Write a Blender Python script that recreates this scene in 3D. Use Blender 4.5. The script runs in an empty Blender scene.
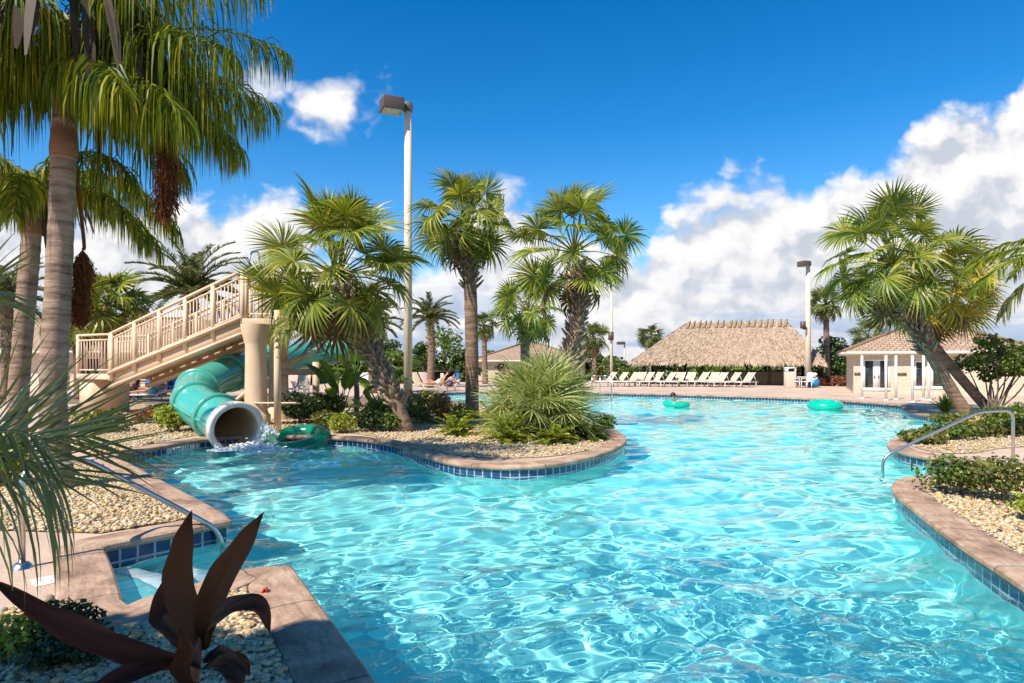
import bpy, math, random
import numpy as np
from mathutils import Vector, Matrix
from mathutils.geometry import tessellate_polygon

random.seed(7)
RNG = np.random.default_rng(7)
SC = bpy.context.scene
COL = SC.collection
F, EYE, HZ = 640.0, 1.7, 363.0          # focal length in px, eye height, horizon row
R = math.radians


def G(px, py, z=0.0):
    """point on the level z under image position px,py"""
    Y = F * (EYE - z) / (py - HZ)
    return np.array(((px - 512) * Y / F, Y, z))


def P(px, py, Y):
    """point at depth Y"""
    return np.array(((px - 512) * Y / F, Y, EYE - (py - HZ) * Y / F))


# ------------------------------------------------------------------ mesh building
class MB:
    def __init__(self):
        self.v = []; self.q = []; self.t = []; self.n = 0

    def add(self, V, quads=None, tris=None):
        V = np.asarray(V, float).reshape(-1, 3)
        if quads is not None and len(quads):
            self.q.append(np.asarray(quads, int).reshape(-1, 4) + self.n)
        if tris is not None and len(tris):
            self.t.append(np.asarray(tris, int).reshape(-1, 3) + self.n)
        self.v.append(V); self.n += len(V)
        return self

    def box(self, c, s, rz=0.0, M=None):
        x, y, z = np.array(s) / 2.0
        V = np.array([(-x, -y, -z), (x, -y, -z), (x, y, -z), (-x, y, -z), (-x, -y, z), (x, -y, z), (x, y, z), (-x, y, z)])
        if M is not None:
            V = V @ np.array(M).T
        if rz:
            c_, s_ = math.cos(rz), math.sin(rz)
            V = V @ np.array([(c_, -s_, 0), (s_, c_, 0), (0, 0, 1)]).T
        return self.add(V + np.array(c), [(0, 3, 2, 1), (4, 5, 6, 7), (0, 1, 5, 4), (1, 2, 6, 5), (2, 3, 7, 6), (3, 0, 4, 7)])

    def bar(self, a, b, w, h):
        """box beam from a to b; w sideways, h upwards"""
        a = np.array(a, float); b = np.array(b, float); d = b - a; L = np.linalg.norm(d); d /= L
        up = np.array((0, 0, 1.0)) if abs(d[2]) < .99 else np.array((0, 1.0, 0))
        sd = np.cross(d, up); sd /= np.linalg.norm(sd); up = np.cross(sd, d)
        M = np.stack([d, sd, up], 1)
        return self.box((a + b) / 2, (L, w, h), M=M)

    def tube(self, pts, rad, n=12, cap=True, sx=1.0):
        pts = np.asarray(pts, float); k = len(pts)
        rad = np.broadcast_to(np.asarray(rad, float), (k,))
        T = np.gradient(pts, axis=0); T /= np.linalg.norm(T, axis=1)[:, None] + 1e-9
        ref = np.array((0, 0, 1.0)) if abs(T[0][2]) < .9 else np.array((1.0, 0, 0))
        U = np.cross(T[0], ref); U /= np.linalg.norm(U)
        a = np.linspace(0, 2 * math.pi, n, endpoint=False)
        V = []
        for i in range(k):
            U = U - T[i] * np.dot(U, T[i]); U /= np.linalg.norm(U) + 1e-9
            W = np.cross(T[i], U)
            V.append(pts[i] + rad[i] * (np.cos(a)[:, None] * U * sx + np.sin(a)[:, None] * W))
        V = np.concatenate(V)
        i = np.arange(k - 1)[:, None] * n; j = np.arange(n)[None, :]; j2 = (j + 1) % n
        q = np.stack([i + j, i + j2, i + n + j2, i + n + j], -1).reshape(-1, 4)
        tr = []
        if cap:
            V = np.concatenate([V, pts[:1], pts[-1:]])
            b0, b1 = k * n, k * n + 1
            for jj in range(n):
                tr.append((b0, (jj + 1) % n, jj)); tr.append((b1, (k - 1) * n + jj, (k - 1) * n + (jj + 1) % n))
        return self.add(V, q, tr)

    def lathe(self, prof, c=(0, 0, 0), n=24, sx=1, sy=1):
        """prof: list of (r,z)"""
        a = np.linspace(0, 2 * math.pi, n, endpoint=False)
        V = np.concatenate([np.stack([r * np.cos(a) * sx, r * np.sin(a) * sy, np.full(n, z)], 1) for r, z in prof]) + np.array(c)
        i = np.arange(len(prof) - 1)[:, None] * n; j = np.arange(n)[None, :]; j2 = (j + 1) % n
        return self.add(V, np.stack([i + j, i + j2, i + n + j2, i + n + j], -1).reshape(-1, 4))

    def torus(self, c, R_, r, n=48, m=14, tilt=None, squash=1.0):
        a = np.linspace(0, 2 * math.pi, n, endpoint=False); b = np.linspace(0, 2 * math.pi, m, endpoint=False)
        A, B = np.meshgrid(a, b, indexing='ij')
        V = np.stack([(R_ + r * np.cos(B)) * np.cos(A), (R_ + r * np.cos(B)) * np.sin(A), r * np.sin(B) * squash], -1).reshape(-1, 3)
        if tilt is not None:
            V = V @ np.array(tilt).T
        i = np.arange(n)[:, None]; j = np.arange(m)[None, :]; i2 = (i + 1) % n; j2 = (j + 1) % m
        q = np.stack([i * m + j, i2 * m + j, i2 * m + j2, i * m + j2], -1).reshape(-1, 4)
        return self.add(V + np.array(c), q)

    def strips(self, C, S, W):
        """many ribbons at once: C (n,k,3) centre lines, S (n,k,3) or (n,3) side vectors, W (n,k) half widths"""
        C = np.asarray(C, float); n, k, _ = C.shape
        S = np.asarray(S, float)
        if S.ndim == 2:
            S = np.repeat(S[:, None, :], k, 1)
        W = np.broadcast_to(np.asarray(W, float), (n, k))
        V = np.stack([C - S * W[..., None], C + S * W[..., None]], 2).reshape(-1, 3)
        base = np.arange(n)[:, None] * (2 * k) + np.arange(k - 1)[None, :] * 2
        q = np.stack([base, base + 1, base + 3, base + 2], -1).reshape(-1, 4)
        return self.add(V, q)

    def mesh(self, name, off=(0, 0, 0), smooth=False):
        V = np.concatenate(self.v) - np.array(off, float)
        q = np.concatenate(self.q) if self.q else np.zeros((0, 4), int)
        t = np.concatenate(self.t) if self.t else np.zeros((0, 3), int)
        me = bpy.data.meshes.new(name)
        me.vertices.add(len(V)); me.vertices.foreach_set('co', V.ravel())
        loops = np.concatenate([q.ravel(), t.ravel()])
        st = np.concatenate([np.arange(len(q)) * 4, len(q) * 4 + np.arange(len(t)) * 3])
        me.loops.add(len(loops)); me.loops.foreach_set('vertex_index', loops)
        me.polygons.add(len(st)); me.polygons.foreach_set('loop_start', st)
        if smooth:
            me.polygons.foreach_set('use_smooth', np.ones(len(st), bool))
        me.update(); me.validate()
        return me


ORG = {}


def thing(name, loc, label, cat, group=None):
    o = bpy.data.objects.new(name, None); COL.objects.link(o)
    o.location = Vector([float(a) for a in loc]); ORG[o] = np.array(loc, float)
    o.empty_display_size = .1
    return tag(o, label, cat, group)


def tag(o, label=None, cat=None, group=None, kind=None):
    if label: o['label'] = label
    if cat: o['category'] = cat
    if group: o['group'] = group
    if kind: o['kind'] = kind
    return o


def obj(name, mb, mat, parent=None, smooth=False, org=None, bevel=0, label=None):
    off = ORG[parent] if parent is not None else (np.array(org, float) if org is not None else np.zeros(3))
    me = mb.mesh(name, off, smooth) if isinstance(mb, MB) else mb
    o = bpy.data.objects.new(name, me); COL.objects.link(o)
    if mat is not None: me.materials.append(mat)
    if parent is not None: o.parent = parent
    elif org is not None: o.location = Vector([float(a) for a in org])
    ORG[o] = off
    if bevel:
        m = o.modifiers.new('edge', 'BEVEL'); m.width = bevel; m.segments = 2; m.limit_method = 'ANGLE'
    if label: o['label'] = label
    return o


def copy_tree(o, parent=None):
    c = o.copy(); COL.objects.link(c)
    if parent is not None: c.parent = parent
    for ch in list(o.children):
        copy_tree(ch, c)
    return c


def uvmesh(name, polys, mat, parent=None, org=None, smooth=False):
    """polys: list of (points, uvs)"""
    off = ORG[parent] if parent is not None else (np.array(org, float) if org is not None else np.zeros(3))
    V = []; Fc = []; UV = []
    for p, uv in polys:
        Fc.append(list(range(len(V), len(V) + len(p))))
        V += [tuple(np.array(a, float) - off) for a in p]; UV += [tuple(u) for u in uv]
    me = bpy.data.meshes.new(name); me.from_pydata(V, [], Fc)
    l = me.uv_layers.new(name='UVMap')
    l.data.foreach_set('uv', np.array(UV, float).ravel())
    if smooth: me.polygons.foreach_set('use_smooth', np.ones(len(me.polygons), bool))
    me.update()
    return obj(name, me, mat, parent, org=org)


# ------------------------------------------------------------------ materials
def new_mat(name):
    m = bpy.data.materials.new(name); m.use_nodes = True
    nt = m.node_tree
    return m, nt, nt.nodes['Principled BSDF'], nt.nodes['Material Output']


def N(nt, t, **kw):
    n = nt.nodes.new(t)
    for k, v in kw.items(): setattr(n, k, v)
    return n


def L(nt, a, b): nt.links.new(a, b)


def rgba(c): return (c[0], c[1], c[2], 1)


def ramp(nt, stops, fac, interp='LINEAR'):
    n = N(nt, 'ShaderNodeValToRGB'); cr = n.color_ramp; cr.interpolation = interp
    while len(cr.elements) < len(stops): cr.elements.new(0.5)
    for e, (p, c) in zip(cr.elements, stops):
        e.position = p; e.color = rgba(c) if hasattr(c, '__len__') else (c, c, c, 1)
    L(nt, fac, n.inputs[0]); return n


def noise(nt, vec, scale, detail=5, rough=.55, dist=0, dim='3D'):
    n = N(nt, 'ShaderNodeTexNoise', noise_dimensions=dim); n.inputs['Scale'].default_value = scale; n.inputs['Detail'].default_value = detail
    n.inputs['Roughness'].default_value = rough; n.inputs['Distortion'].default_value = dist
    if vec is not None: L(nt, vec, n.inputs['Vector'])
    return n


def math_n(nt, op, a, b=None, c=None, clamp=False):
    n = N(nt, 'ShaderNodeMath', operation=op); n.use_clamp = clamp
    for i, x in enumerate((a, b, c)):
        if x is None: continue
        if isinstance(x, (int, float)): n.inputs[i].default_value = x
        else: L(nt, x, n.inputs[i])
    return n.outputs[0]


def mix_c(nt, fac, a, b, blend='MIX'):
    n = N(nt, 'ShaderNodeMix', data_type='RGBA', blend_type=blend)
    for i, x in ((0, fac), (6, a), (7, b)):
        if isinstance(x, (int, float)): n.inputs[i].default_value = x
        elif isinstance(x, (tuple, list)): n.inputs[i].default_value = rgba(x)
        else: L(nt, x, n.inputs[i])
    return n.outputs[2]


def bump(nt, h, strength, dist, bsdf, chain=None):
    n = N(nt, 'ShaderNodeBump'); n.inputs['Strength'].default_value = strength; n.inputs['Distance'].default_value = dist
    L(nt, h, n.inputs['Height'])
    if chain is not None: L(nt, chain, n.inputs['Normal'])
    L(nt, n.outputs[0], bsdf.inputs['Normal']); return n.outputs[0]


def m_plain(name, c1, c2=None, rough=.7, scale=4, bstr=.15, bscale=60, metal=0, spec=.5, coat=0):
    m, nt, b, o = new_mat(name)
    tc = N(nt, 'ShaderNodeTexCoord').outputs['Object']
    c2 = c2 or tuple(x * .8 for x in c1)
    nz = noise(nt, tc, scale, 6, .6)
    r = ramp(nt, [(.3, c2), (.7, c1)], nz.outputs[0]); L(nt, r.outputs[0], b.inputs['Base Color'])
    b.inputs['Roughness'].default_value = rough; b.inputs['Metallic'].default_value = metal
    b.inputs['Specular IOR Level'].default_value = spec; b.inputs['Coat Weight'].default_value = coat
    if bstr:
        n2 = noise(nt, tc, bscale, 4, .6); bump(nt, n2.outputs[0], bstr, .01, b)
    return m


def m_leaf(name, stops, rough=.45, trans=.35, spec=.5):
    """leaf: every separate leaf of a crown gets its own tint"""
    m, nt, b, o = new_mat(name)
    g = N(nt, 'ShaderNodeNewGeometry')
    tc = N(nt, 'ShaderNodeTexCoord').outputs['Object']
    nz = noise(nt, tc, 1.3, 3)
    f = math_n(nt, 'ADD', math_n(nt, 'MULTIPLY', g.outputs['Random Per Island'], .65), math_n(nt, 'MULTIPLY', nz.outputs[0], .35))
    n = len(stops)
    r = ramp(nt, [(.12 + .76 * i / max(1, n - 1), c) for i, c in enumerate(stops)], f)
    L(nt, r.outputs[0], b.inputs['Base Color']); b.inputs['Roughness'].default_value = rough
    b.inputs['Specular IOR Level'].default_value = spec
    t = N(nt, 'ShaderNodeBsdfTranslucent')
    L(nt, mix_c(nt, 1.0, r.outputs[0], (1.5, 1.35, .6), 'MULTIPLY'), t.inputs[0])
    mx = N(nt, 'ShaderNodeMixShader'); mx.inputs[0].default_value = trans
    L(nt, b.outputs[0], mx.inputs[1]); L(nt, t.outputs[0], mx.inputs[2]); L(nt, mx.outputs[0], o.inputs[0])
    return m


def m_concrete(name, c1, c2, c3, scale=1.2):
    m, nt, b, o = new_mat(name)
    tc = N(nt, 'ShaderNodeTexCoord').outputs['Object']
    n1 = noise(nt, tc, scale, 8, .6, .4)
    r = ramp(nt, [(.3, c3), (.5, c1), (.72, c2)], n1.outputs[0])
    n2 = noise(nt, tc, 38, 4, .7)
    sp = ramp(nt, [(.3, .72), (.6, 1.0)], n2.outputs[0])
    L(nt, mix_c(nt, 1.0, r.outputs[0], sp.outputs[0], 'MULTIPLY'), b.inputs['Base Color'])
    b.inputs['Roughness'].default_value = .85
    n3 = noise(nt, tc, 7, 6, .6)
    h = math_n(nt, 'ADD', math_n(nt, 'MULTIPLY', n2.outputs[0], .35), n3.outputs[0])
    bump(nt, h, .5, .012, b)
    return m


def m_coping(name, c1, c2, c3, scale):
    m = m_concrete(name, c1, c2, c3, scale); nt = m.node_tree; b = nt.nodes['Principled BSDF']
    uv = N(nt, 'ShaderNodeTexCoord').outputs['UV']; sp = N(nt, 'ShaderNodeSeparateXYZ'); L(nt, uv, sp.inputs[0])
    w = noise(nt, uv, 3.0, 3)
    u = math_n(nt, 'ADD', sp.outputs[0], math_n(nt, 'MULTIPLY', w.outputs[0], .12))
    fr = math_n(nt, 'FRACT', math_n(nt, 'MULTIPLY', u, .8))
    j = ramp(nt, [(0, .45), (.012, .5), (.022, 1)], fr)
    st = N(nt, 'ShaderNodeMapping'); st.inputs['Scale'].default_value = (2, 14, 1); L(nt, uv, st.inputs[0])
    sn = noise(nt, st.outputs[0], 1.5, 5, .6, .6); sr = ramp(nt, [(.34, .72), (.6, 1.05)], sn.outputs[0])
    src = b.inputs['Base Color'].links[0].from_socket
    L(nt, mix_c(nt, 1.0, mix_c(nt, 1.0, src, j.outputs[0], 'MULTIPLY'), sr.outputs[0], 'MULTIPLY'), b.inputs['Base Color'])
    return m


def m_gravel(name, cols, cell=26):
    m, nt, b, o = new_mat(name)
    tc = N(nt, 'ShaderNodeTexCoord').outputs['Object']
    v = N(nt, 'ShaderNodeTexVoronoi'); v.inputs['Scale'].default_value = cell; L(nt, tc, v.inputs['Vector'])
    sx = N(nt, 'ShaderNodeSeparateColor'); L(nt, v.outputs['Color'], sx.inputs[0])
    k = len(cols)
    r = ramp(nt, [(i / (k - 1), c) for i, c in enumerate(cols)], sx.outputs[0])
    L(nt, r.outputs[0], b.inputs['Base Color']); b.inputs['Roughness'].default_value = .75
    inv = math_n(nt, 'SUBTRACT', 1.0, v.outputs['Distance'])
    bump(nt, inv, 1.0, .03, b)
    return m


def m_pebble(name, cols):
    m, nt, b, o = new_mat(name)
    g = N(nt, 'ShaderNodeNewGeometry')
    tc = N(nt, 'ShaderNodeTexCoord').outputs['Object']
    k = len(cols)
    r = ramp(nt, [(i / (k - 1), c) for i, c in enumerate(cols)], g.outputs['Random Per Island'])
    nz = noise(nt, tc, 60, 4, .6)
    d = ramp(nt, [(.3, .7), (.7, 1.1)], nz.outputs[0])
    L(nt, mix_c(nt, 1.0, r.outputs[0], d.outputs[0], 'MULTIPLY'), b.inputs['Base Color'])
    b.inputs['Roughness'].default_value = .6
    return m


def m_trunk(name, c1, c2, bands=9, bstr=.8, lo=None):
    m, nt, b, o = new_mat(name)
    tc = N(nt, 'ShaderNodeTexCoord').outputs['Object']
    mp = N(nt, 'ShaderNodeMapping'); mp.inputs['Scale'].default_value = (1, 1, bands); L(nt, tc, mp.inputs[0])
    n1 = noise(nt, mp.outputs[0], 1.6, 6, .6, .3)
    n2 = noise(nt, tc, 5, 6, .65)
    f = math_n(nt, 'ADD', math_n(nt, 'MULTIPLY', n1.outputs[0], .6), math_n(nt, 'MULTIPLY', n2.outputs[0], .4))
    r = ramp(nt, [(.36, c2), (.6, c1)], f); L(nt, r.outputs[0], b.inputs['Base Color'])
    b.inputs['Roughness'].default_value = .9
    bump(nt, f, bstr, .05, b)
    return m


def m_tiles(name, c1, c2, grout, w, h, mortar, rough=.3, offset=0.5, bstr=.4):
    m, nt, b, o = new_mat(name)
    uv = N(nt, 'ShaderNodeTexCoord').outputs['UV']
    br = N(nt, 'ShaderNodeTexBrick'); br.offset = offset
    br.inputs['Color1'].default_value = rgba(c1); br.inputs['Color2'].default_value = rgba(c2); br.inputs['Mortar'].default_value = rgba(grout)
    br.inputs['Scale'].default_value = 1; br.inputs['Mortar Size'].default_value = mortar; br.inputs['Brick Width'].default_value = w
    br.inputs['Row Height'].default_value = h; br.inputs['Bias'].default_value = 0
    L(nt, uv, br.inputs['Vector'])
    nz = noise(nt, uv, 9, 5, .6)
    d = ramp(nt, [(.3, .75), (.7, 1.1)], nz.outputs[0])
    L(nt, mix_c(nt, 1.0, br.outputs['Color'], d.outputs[0], 'MULTIPLY'), b.inputs['Base Color'])
    b.inputs['Roughness'].default_value = rough
    inv = math_n(nt, 'SUBTRACT', 1.0, br.outputs['Fac'])
    bump(nt, inv, bstr, .01, b)
    return m


M = {}
M['deck'] = m_concrete('deck_concrete', (.58, .42, .31), (.66, .50, .385), (.46, .32, .225), .5)
M['coping'] = m_coping('stamped_coping', (.46, .29, .19), (.62, .45, .33), (.20, .12, .08), 2.4)
M['gravel'] = m_gravel('gravel_bed', [(.34, .24, .13), (.52, .38, .22), (.62, .52, .36), (.45, .30, .15), (.66, .60, .50)], 24)
M['pebble'] = m_pebble('pebbles', [(.55, .33, .11), (.66, .50, .28), (.68, .58, .42), (.42, .27, .14), (.60, .39, .15), (.30, .24, .19), (.70, .57, .34), (.54, .38, .18), (.50, .41, .30)])
M['mulch'] = m_plain('bed_soil', (.24, .17, .11), (.13, .09, .06), .95, 5, .6, 30)
M['ground'] = m_plain('far_ground', (.10, .13, .05), (.16, .14, .08), .95, .1, .3, 2)
M['tile'] = m_tiles('pool_tile', (.012, .045, .125), (.022, .075, .18), (.40, .45, .50), .155, .155, .011, .2, 0.0)
M['plaster'] = m_plain('pool_plaster', (.30, .84, .82), (.24, .77, .76), .8, .35, .1, 20)
M['nosing'] = m_plain('step_nosing', (.78, .80, .80), (.68, .72, .74), .6, 2, 0)
M['steel'] = m_plain('brushed_steel', (.62, .60, .57), (.52, .50, .48), .28, 6, .05, 120, metal=1)
M['peach'] = m_plain('peach_paint', (.72, .53, .36), (.58, .40, .26), .7, 1.7, .2, 30)
M['peach_dark'] = m_plain('peach_stringer', (.60, .43, .28), (.52, .36, .23), .6, 1.2, .1, 40)
M['slide'] = m_plain('slide_fibreglass', (.075, .40, .315), (.055, .335, .265), .28, 1.5, .03, 8, coat=.4)
M['slide_in'] = m_plain('slide_gelcoat', (.62, .44, .27), (.58, .40, .24), .8, 1.2, 0)
M['slide_rim'] = m_plain('slide_rim', (.70, .66, .58), (.60, .56, .50), .4, 3, .05, 30)
M['foam'] = m_plain('water_foam', (.92, .91, .87), (.80, .84, .84), .6, 9, .4, 25)
M['lamp_pole'] = m_plain('lamp_pole_concrete', (.76, .62, .46), (.68, .54, .40), .8, 2.5, .2, 60)
M['bronze'] = m_plain('bronze_paint', (.11, .075, .06), (.08, .055, .045), .45, 3, .05, 40)
M['lens'] = m_plain('lamp_lens', (.55, .58, .52), (.35, .38, .34), .15, 8, 0)
M['white'] = m_plain('white_paint', (.80, .78, .74), (.72, .70, .66), .45, 2, .05, 40)
M['cream_wall'] = m_tiles('painted_block', (.60, .49, .36), (.64, .53, .40), (.50, .41, .30), .4, .2, .012, .85, .5, .3)
M['stucco'] = m_plain('stucco', (.66, .55, .43), (.60, .50, .39), .9, 1.5, .25, 50)
M['roof'] = m_tiles('roof_tile', (.40, .255, .165), (.50, .345, .23), (.22, .14, .09), .30, .30, .03, .85, .5, 1.0)
M['fascia'] = m_plain('fascia', (.62, .55, .46), (.55, .48, .40), .7, 2, .05)
M['glass'] = m_plain('dark_glass', (.025, .03, .03), (.015, .02, .02), .06, 2, 0, spec=.8)
M['thatch'] = m_leaf('thatch', [(.18, .12, .08), (.32, .225, .155), (.47, .35, .25), (.39, .285, .20), (.25, .17, .12)], .9, .05, .1)
M['thatch_base'] = m_plain('thatch_mat', (.36, .24, .15), (.25, .17, .10), .95, 6, .5, 40)
M['dark_wood'] = m_plain('dark_wood', (.05, .032, .022), (.03, .02, .015), .8, 3, .3, 30)
M['sling'] = m_plain('cream_sling', (.62, .48, .31), (.55, .42, .27), .8, 5, .1, 90)
M['float'] = m_plain('green_float', (.004, .50, .34), (.004, .42, .29), .18, 2, .05, 8, coat=.3)
M['float_dark'] = m_plain('dark_green_float', (.004, .20, .10), (.003, .14, .07), .18, 2, .05, 8, coat=.3)
M['skin'] = m_plain('skin', (.55, .30, .20), (.50, .26, .17), .55, 6, .03, 60)
M['skin2'] = m_plain('tanned_skin', (.42, .20, .12), (.36, .17, .10), .55, 6, .03, 60)
M['hair'] = m_plain('dark_hair', (.02, .012, .01), (.012, .008, .006), .5, 12, .4, 90)
M['teal_cloth'] = m_plain('teal_cloth', (.02, .38, .36), (.02, .30, .29), .8, 6, .1, 40)
M['blue_cloth'] = m_plain('blue_cloth', (.02, .14, .52), (.015, .10, .42), .8, 6, .2, 30)
M['navy_cloth'] = m_plain('navy_cloth', (.03, .06, .20), (.02, .04, .14), .8, 6, .2, 30)
M['white_cloth'] = m_plain('white_cloth', (.78, .76, .74), (.66, .64, .62), .85, 6, .2, 30)
M['pink_cloth'] = m_plain('pink_cloth', (.62, .42, .34), (.54, .36, .29), .85, 6, .2, 30)
M['red_plastic'] = m_plain('brown_resin', (.22, .07, .04), (.16, .05, .03), .5, 6, .05)
M['blue_plastic'] = m_plain('blue_plastic', (.03, .22, .45), (.02, .17, .38), .4, 6, .05)
M['rock'] = m_plain('pale_rock', (.55, .54, .48), (.40, .39, .35), .9, 4, .7, 18)
M['brick'] = m_tiles('brown_brick', (.20, .11, .07), (.26, .15, .10), (.35, .30, .25), .22, .075, .012, .9)
M['bark'] = m_plain('grey_bark', (.20, .15, .11), (.12, .09, .065), .9, 8, .6, 40)

# foliage
M['sabal'] = m_leaf('sabal_leaf', [(.055, .095, .013), (.12, .175, .02), (.21, .255, .03), (.32, .33, .045), (.48, .40, .06)])
M['sabal_gold'] = m_leaf('sabal_gold_leaf', [(.08, .12, .015), (.17, .20, .025), (.32, .29, .035), (.55, .41, .05), (.62, .45, .07)])
M['sabal_far'] = m_leaf('sabal_far_leaf', [(.05, .09, .02), (.09, .13, .025), (.15, .18, .035), (.24, .23, .06)])
M['queen'] = m_leaf('queen_leaf', [(.025, .055, .008), (.075, .125, .012), (.16, .22, .018), (.28, .30, .025), (.50, .40, .04)], .45, .42, .3)
M['date'] = m_leaf('date_leaf', [(.05, .075, .025), (.10, .125, .04), (.17, .18, .06), (.25, .21, .08)])
M['dead'] = m_leaf('dead_leaf', [(.10, .055, .025), (.20, .12, .06), (.30, .21, .12)], .85, .2, .2)
M['dead_dark'] = m_leaf('old_sheath', [(.028, .017, .011), (.055, .036, .023), (.11, .078, .052)], .7, .05, .3)
M['seed'] = m_leaf('seed_stalk', [(.10, .03, .012), (.19, .07, .025), (.13, .045, .02)], .9, .1, .2)
M['silver'] = m_leaf('silver_fan', [(.15, .205, .06), (.26, .325, .105), (.38, .42, .155), (.50, .48, .18)])
M['frond'] = m_leaf('close_frond', [(.07, .10, .03), (.13, .17, .045), (.24, .28, .09)], .4, .3)
M['shrub'] = m_leaf('shrub_leaf', [(.025, .048, .009), (.06, .11, .016), (.13, .19, .026), (.23, .25, .04)])
M['shrub_dark'] = m_leaf('dark_shrub_leaf', [(.012, .028, .008), (.028, .055, .012), (.055, .095, .018)])
M['shrub_lime'] = m_leaf('lime_shrub_leaf', [(.09, .15, .014), (.19, .26, .022), (.33, .37, .035), (.46, .43, .05)])
M['olive'] = m_leaf('olive_shrub_leaf', [(.04, .06, .014), (.10, .125, .022), (.19, .20, .035), (.30, .25, .055)])
M['tree_leaf'] = m_leaf('tree_leaf', [(.02, .042, .010), (.045, .085, .016), (.09, .14, .024), (.14, .18, .03)])
M['tree_lime'] = m_leaf('bright_tree_leaf', [(.04, .085, .012), (.085, .15, .02), (.15, .22, .03), (.20, .26, .04)])
M['copper'] = m_leaf('copper_leaf', [(.10, .03, .02), (.22, .075, .04), (.33, .13, .06), (.20, .12, .04)])
M['croton'] = m_leaf('croton_leaf', [(.10, .03, .02), (.42, .10, .07), (.55, .28, .16), (.16, .16, .03)])
M['banana'] = m_leaf('paddle_leaf', [(.06, .14, .02), (.12, .22, .03), (.22, .32, .05)], .35, .4)
M['ti'] = m_leaf('ti_leaf', [(.035, .014, .010), (.065, .024, .014), (.12, .05, .02)], .42, .45, .3)
M['flower'] = m_leaf('red_flower', [(.55, .02, .02), (.70, .05, .03)], .5, .3)
M['trunk_queen'] = m_trunk('queen_trunk', (.37, .255, .18), (.10, .065, .045), 9, .9)
M['trunk_red'] = m_trunk('crown_shaft', (.27, .125, .07), (.12, .055, .032), 4, .6)
M['trunk_sabal'] = m_trunk('sabal_trunk', (.29, .185, .12), (.09, .056, .036), 7, 1.0)
M['boot'] = m_plain('leaf_boot', (.44, .335, .23), (.12, .08, .05), .95, 9, .6, 30)

# ------------------------------------------------------------------ camera
cam = bpy.data.cameras.new('camera'); co = bpy.data.objects.new('camera', cam); COL.objects.link(co); SC.camera = co
co.location = (0, 0, EYE); co.rotation_euler = (math.pi / 2, 0, 0)
cam.sensor_width = 36; cam.lens = F / 1024 * 36; cam.shift_y = (HZ - 341.5) / 1024
cam.clip_start = .05; cam.clip_end = 3000

# ------------------------------------------------------------------ light and sky
SUN_EL, SUN_AZ = R(50), R(222)
sd = np.array((math.sin(SUN_AZ) * math.cos(SUN_EL), math.cos(SUN_AZ) * math.cos(SUN_EL), math.sin(SUN_EL)))
sl = bpy.data.lights.new('sun', 'SUN'); sl.energy = 4.8; sl.angle = R(.5); sl.color = (1, .93, .81)
so = bpy.data.objects.new('sun', sl); COL.objects.link(so); so.location = (0, -20, 60)
so.rotation_euler = Vector(sd).to_track_quat('Z', 'Y').to_euler()
sl.cycles.is_caustics_light = True


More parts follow.
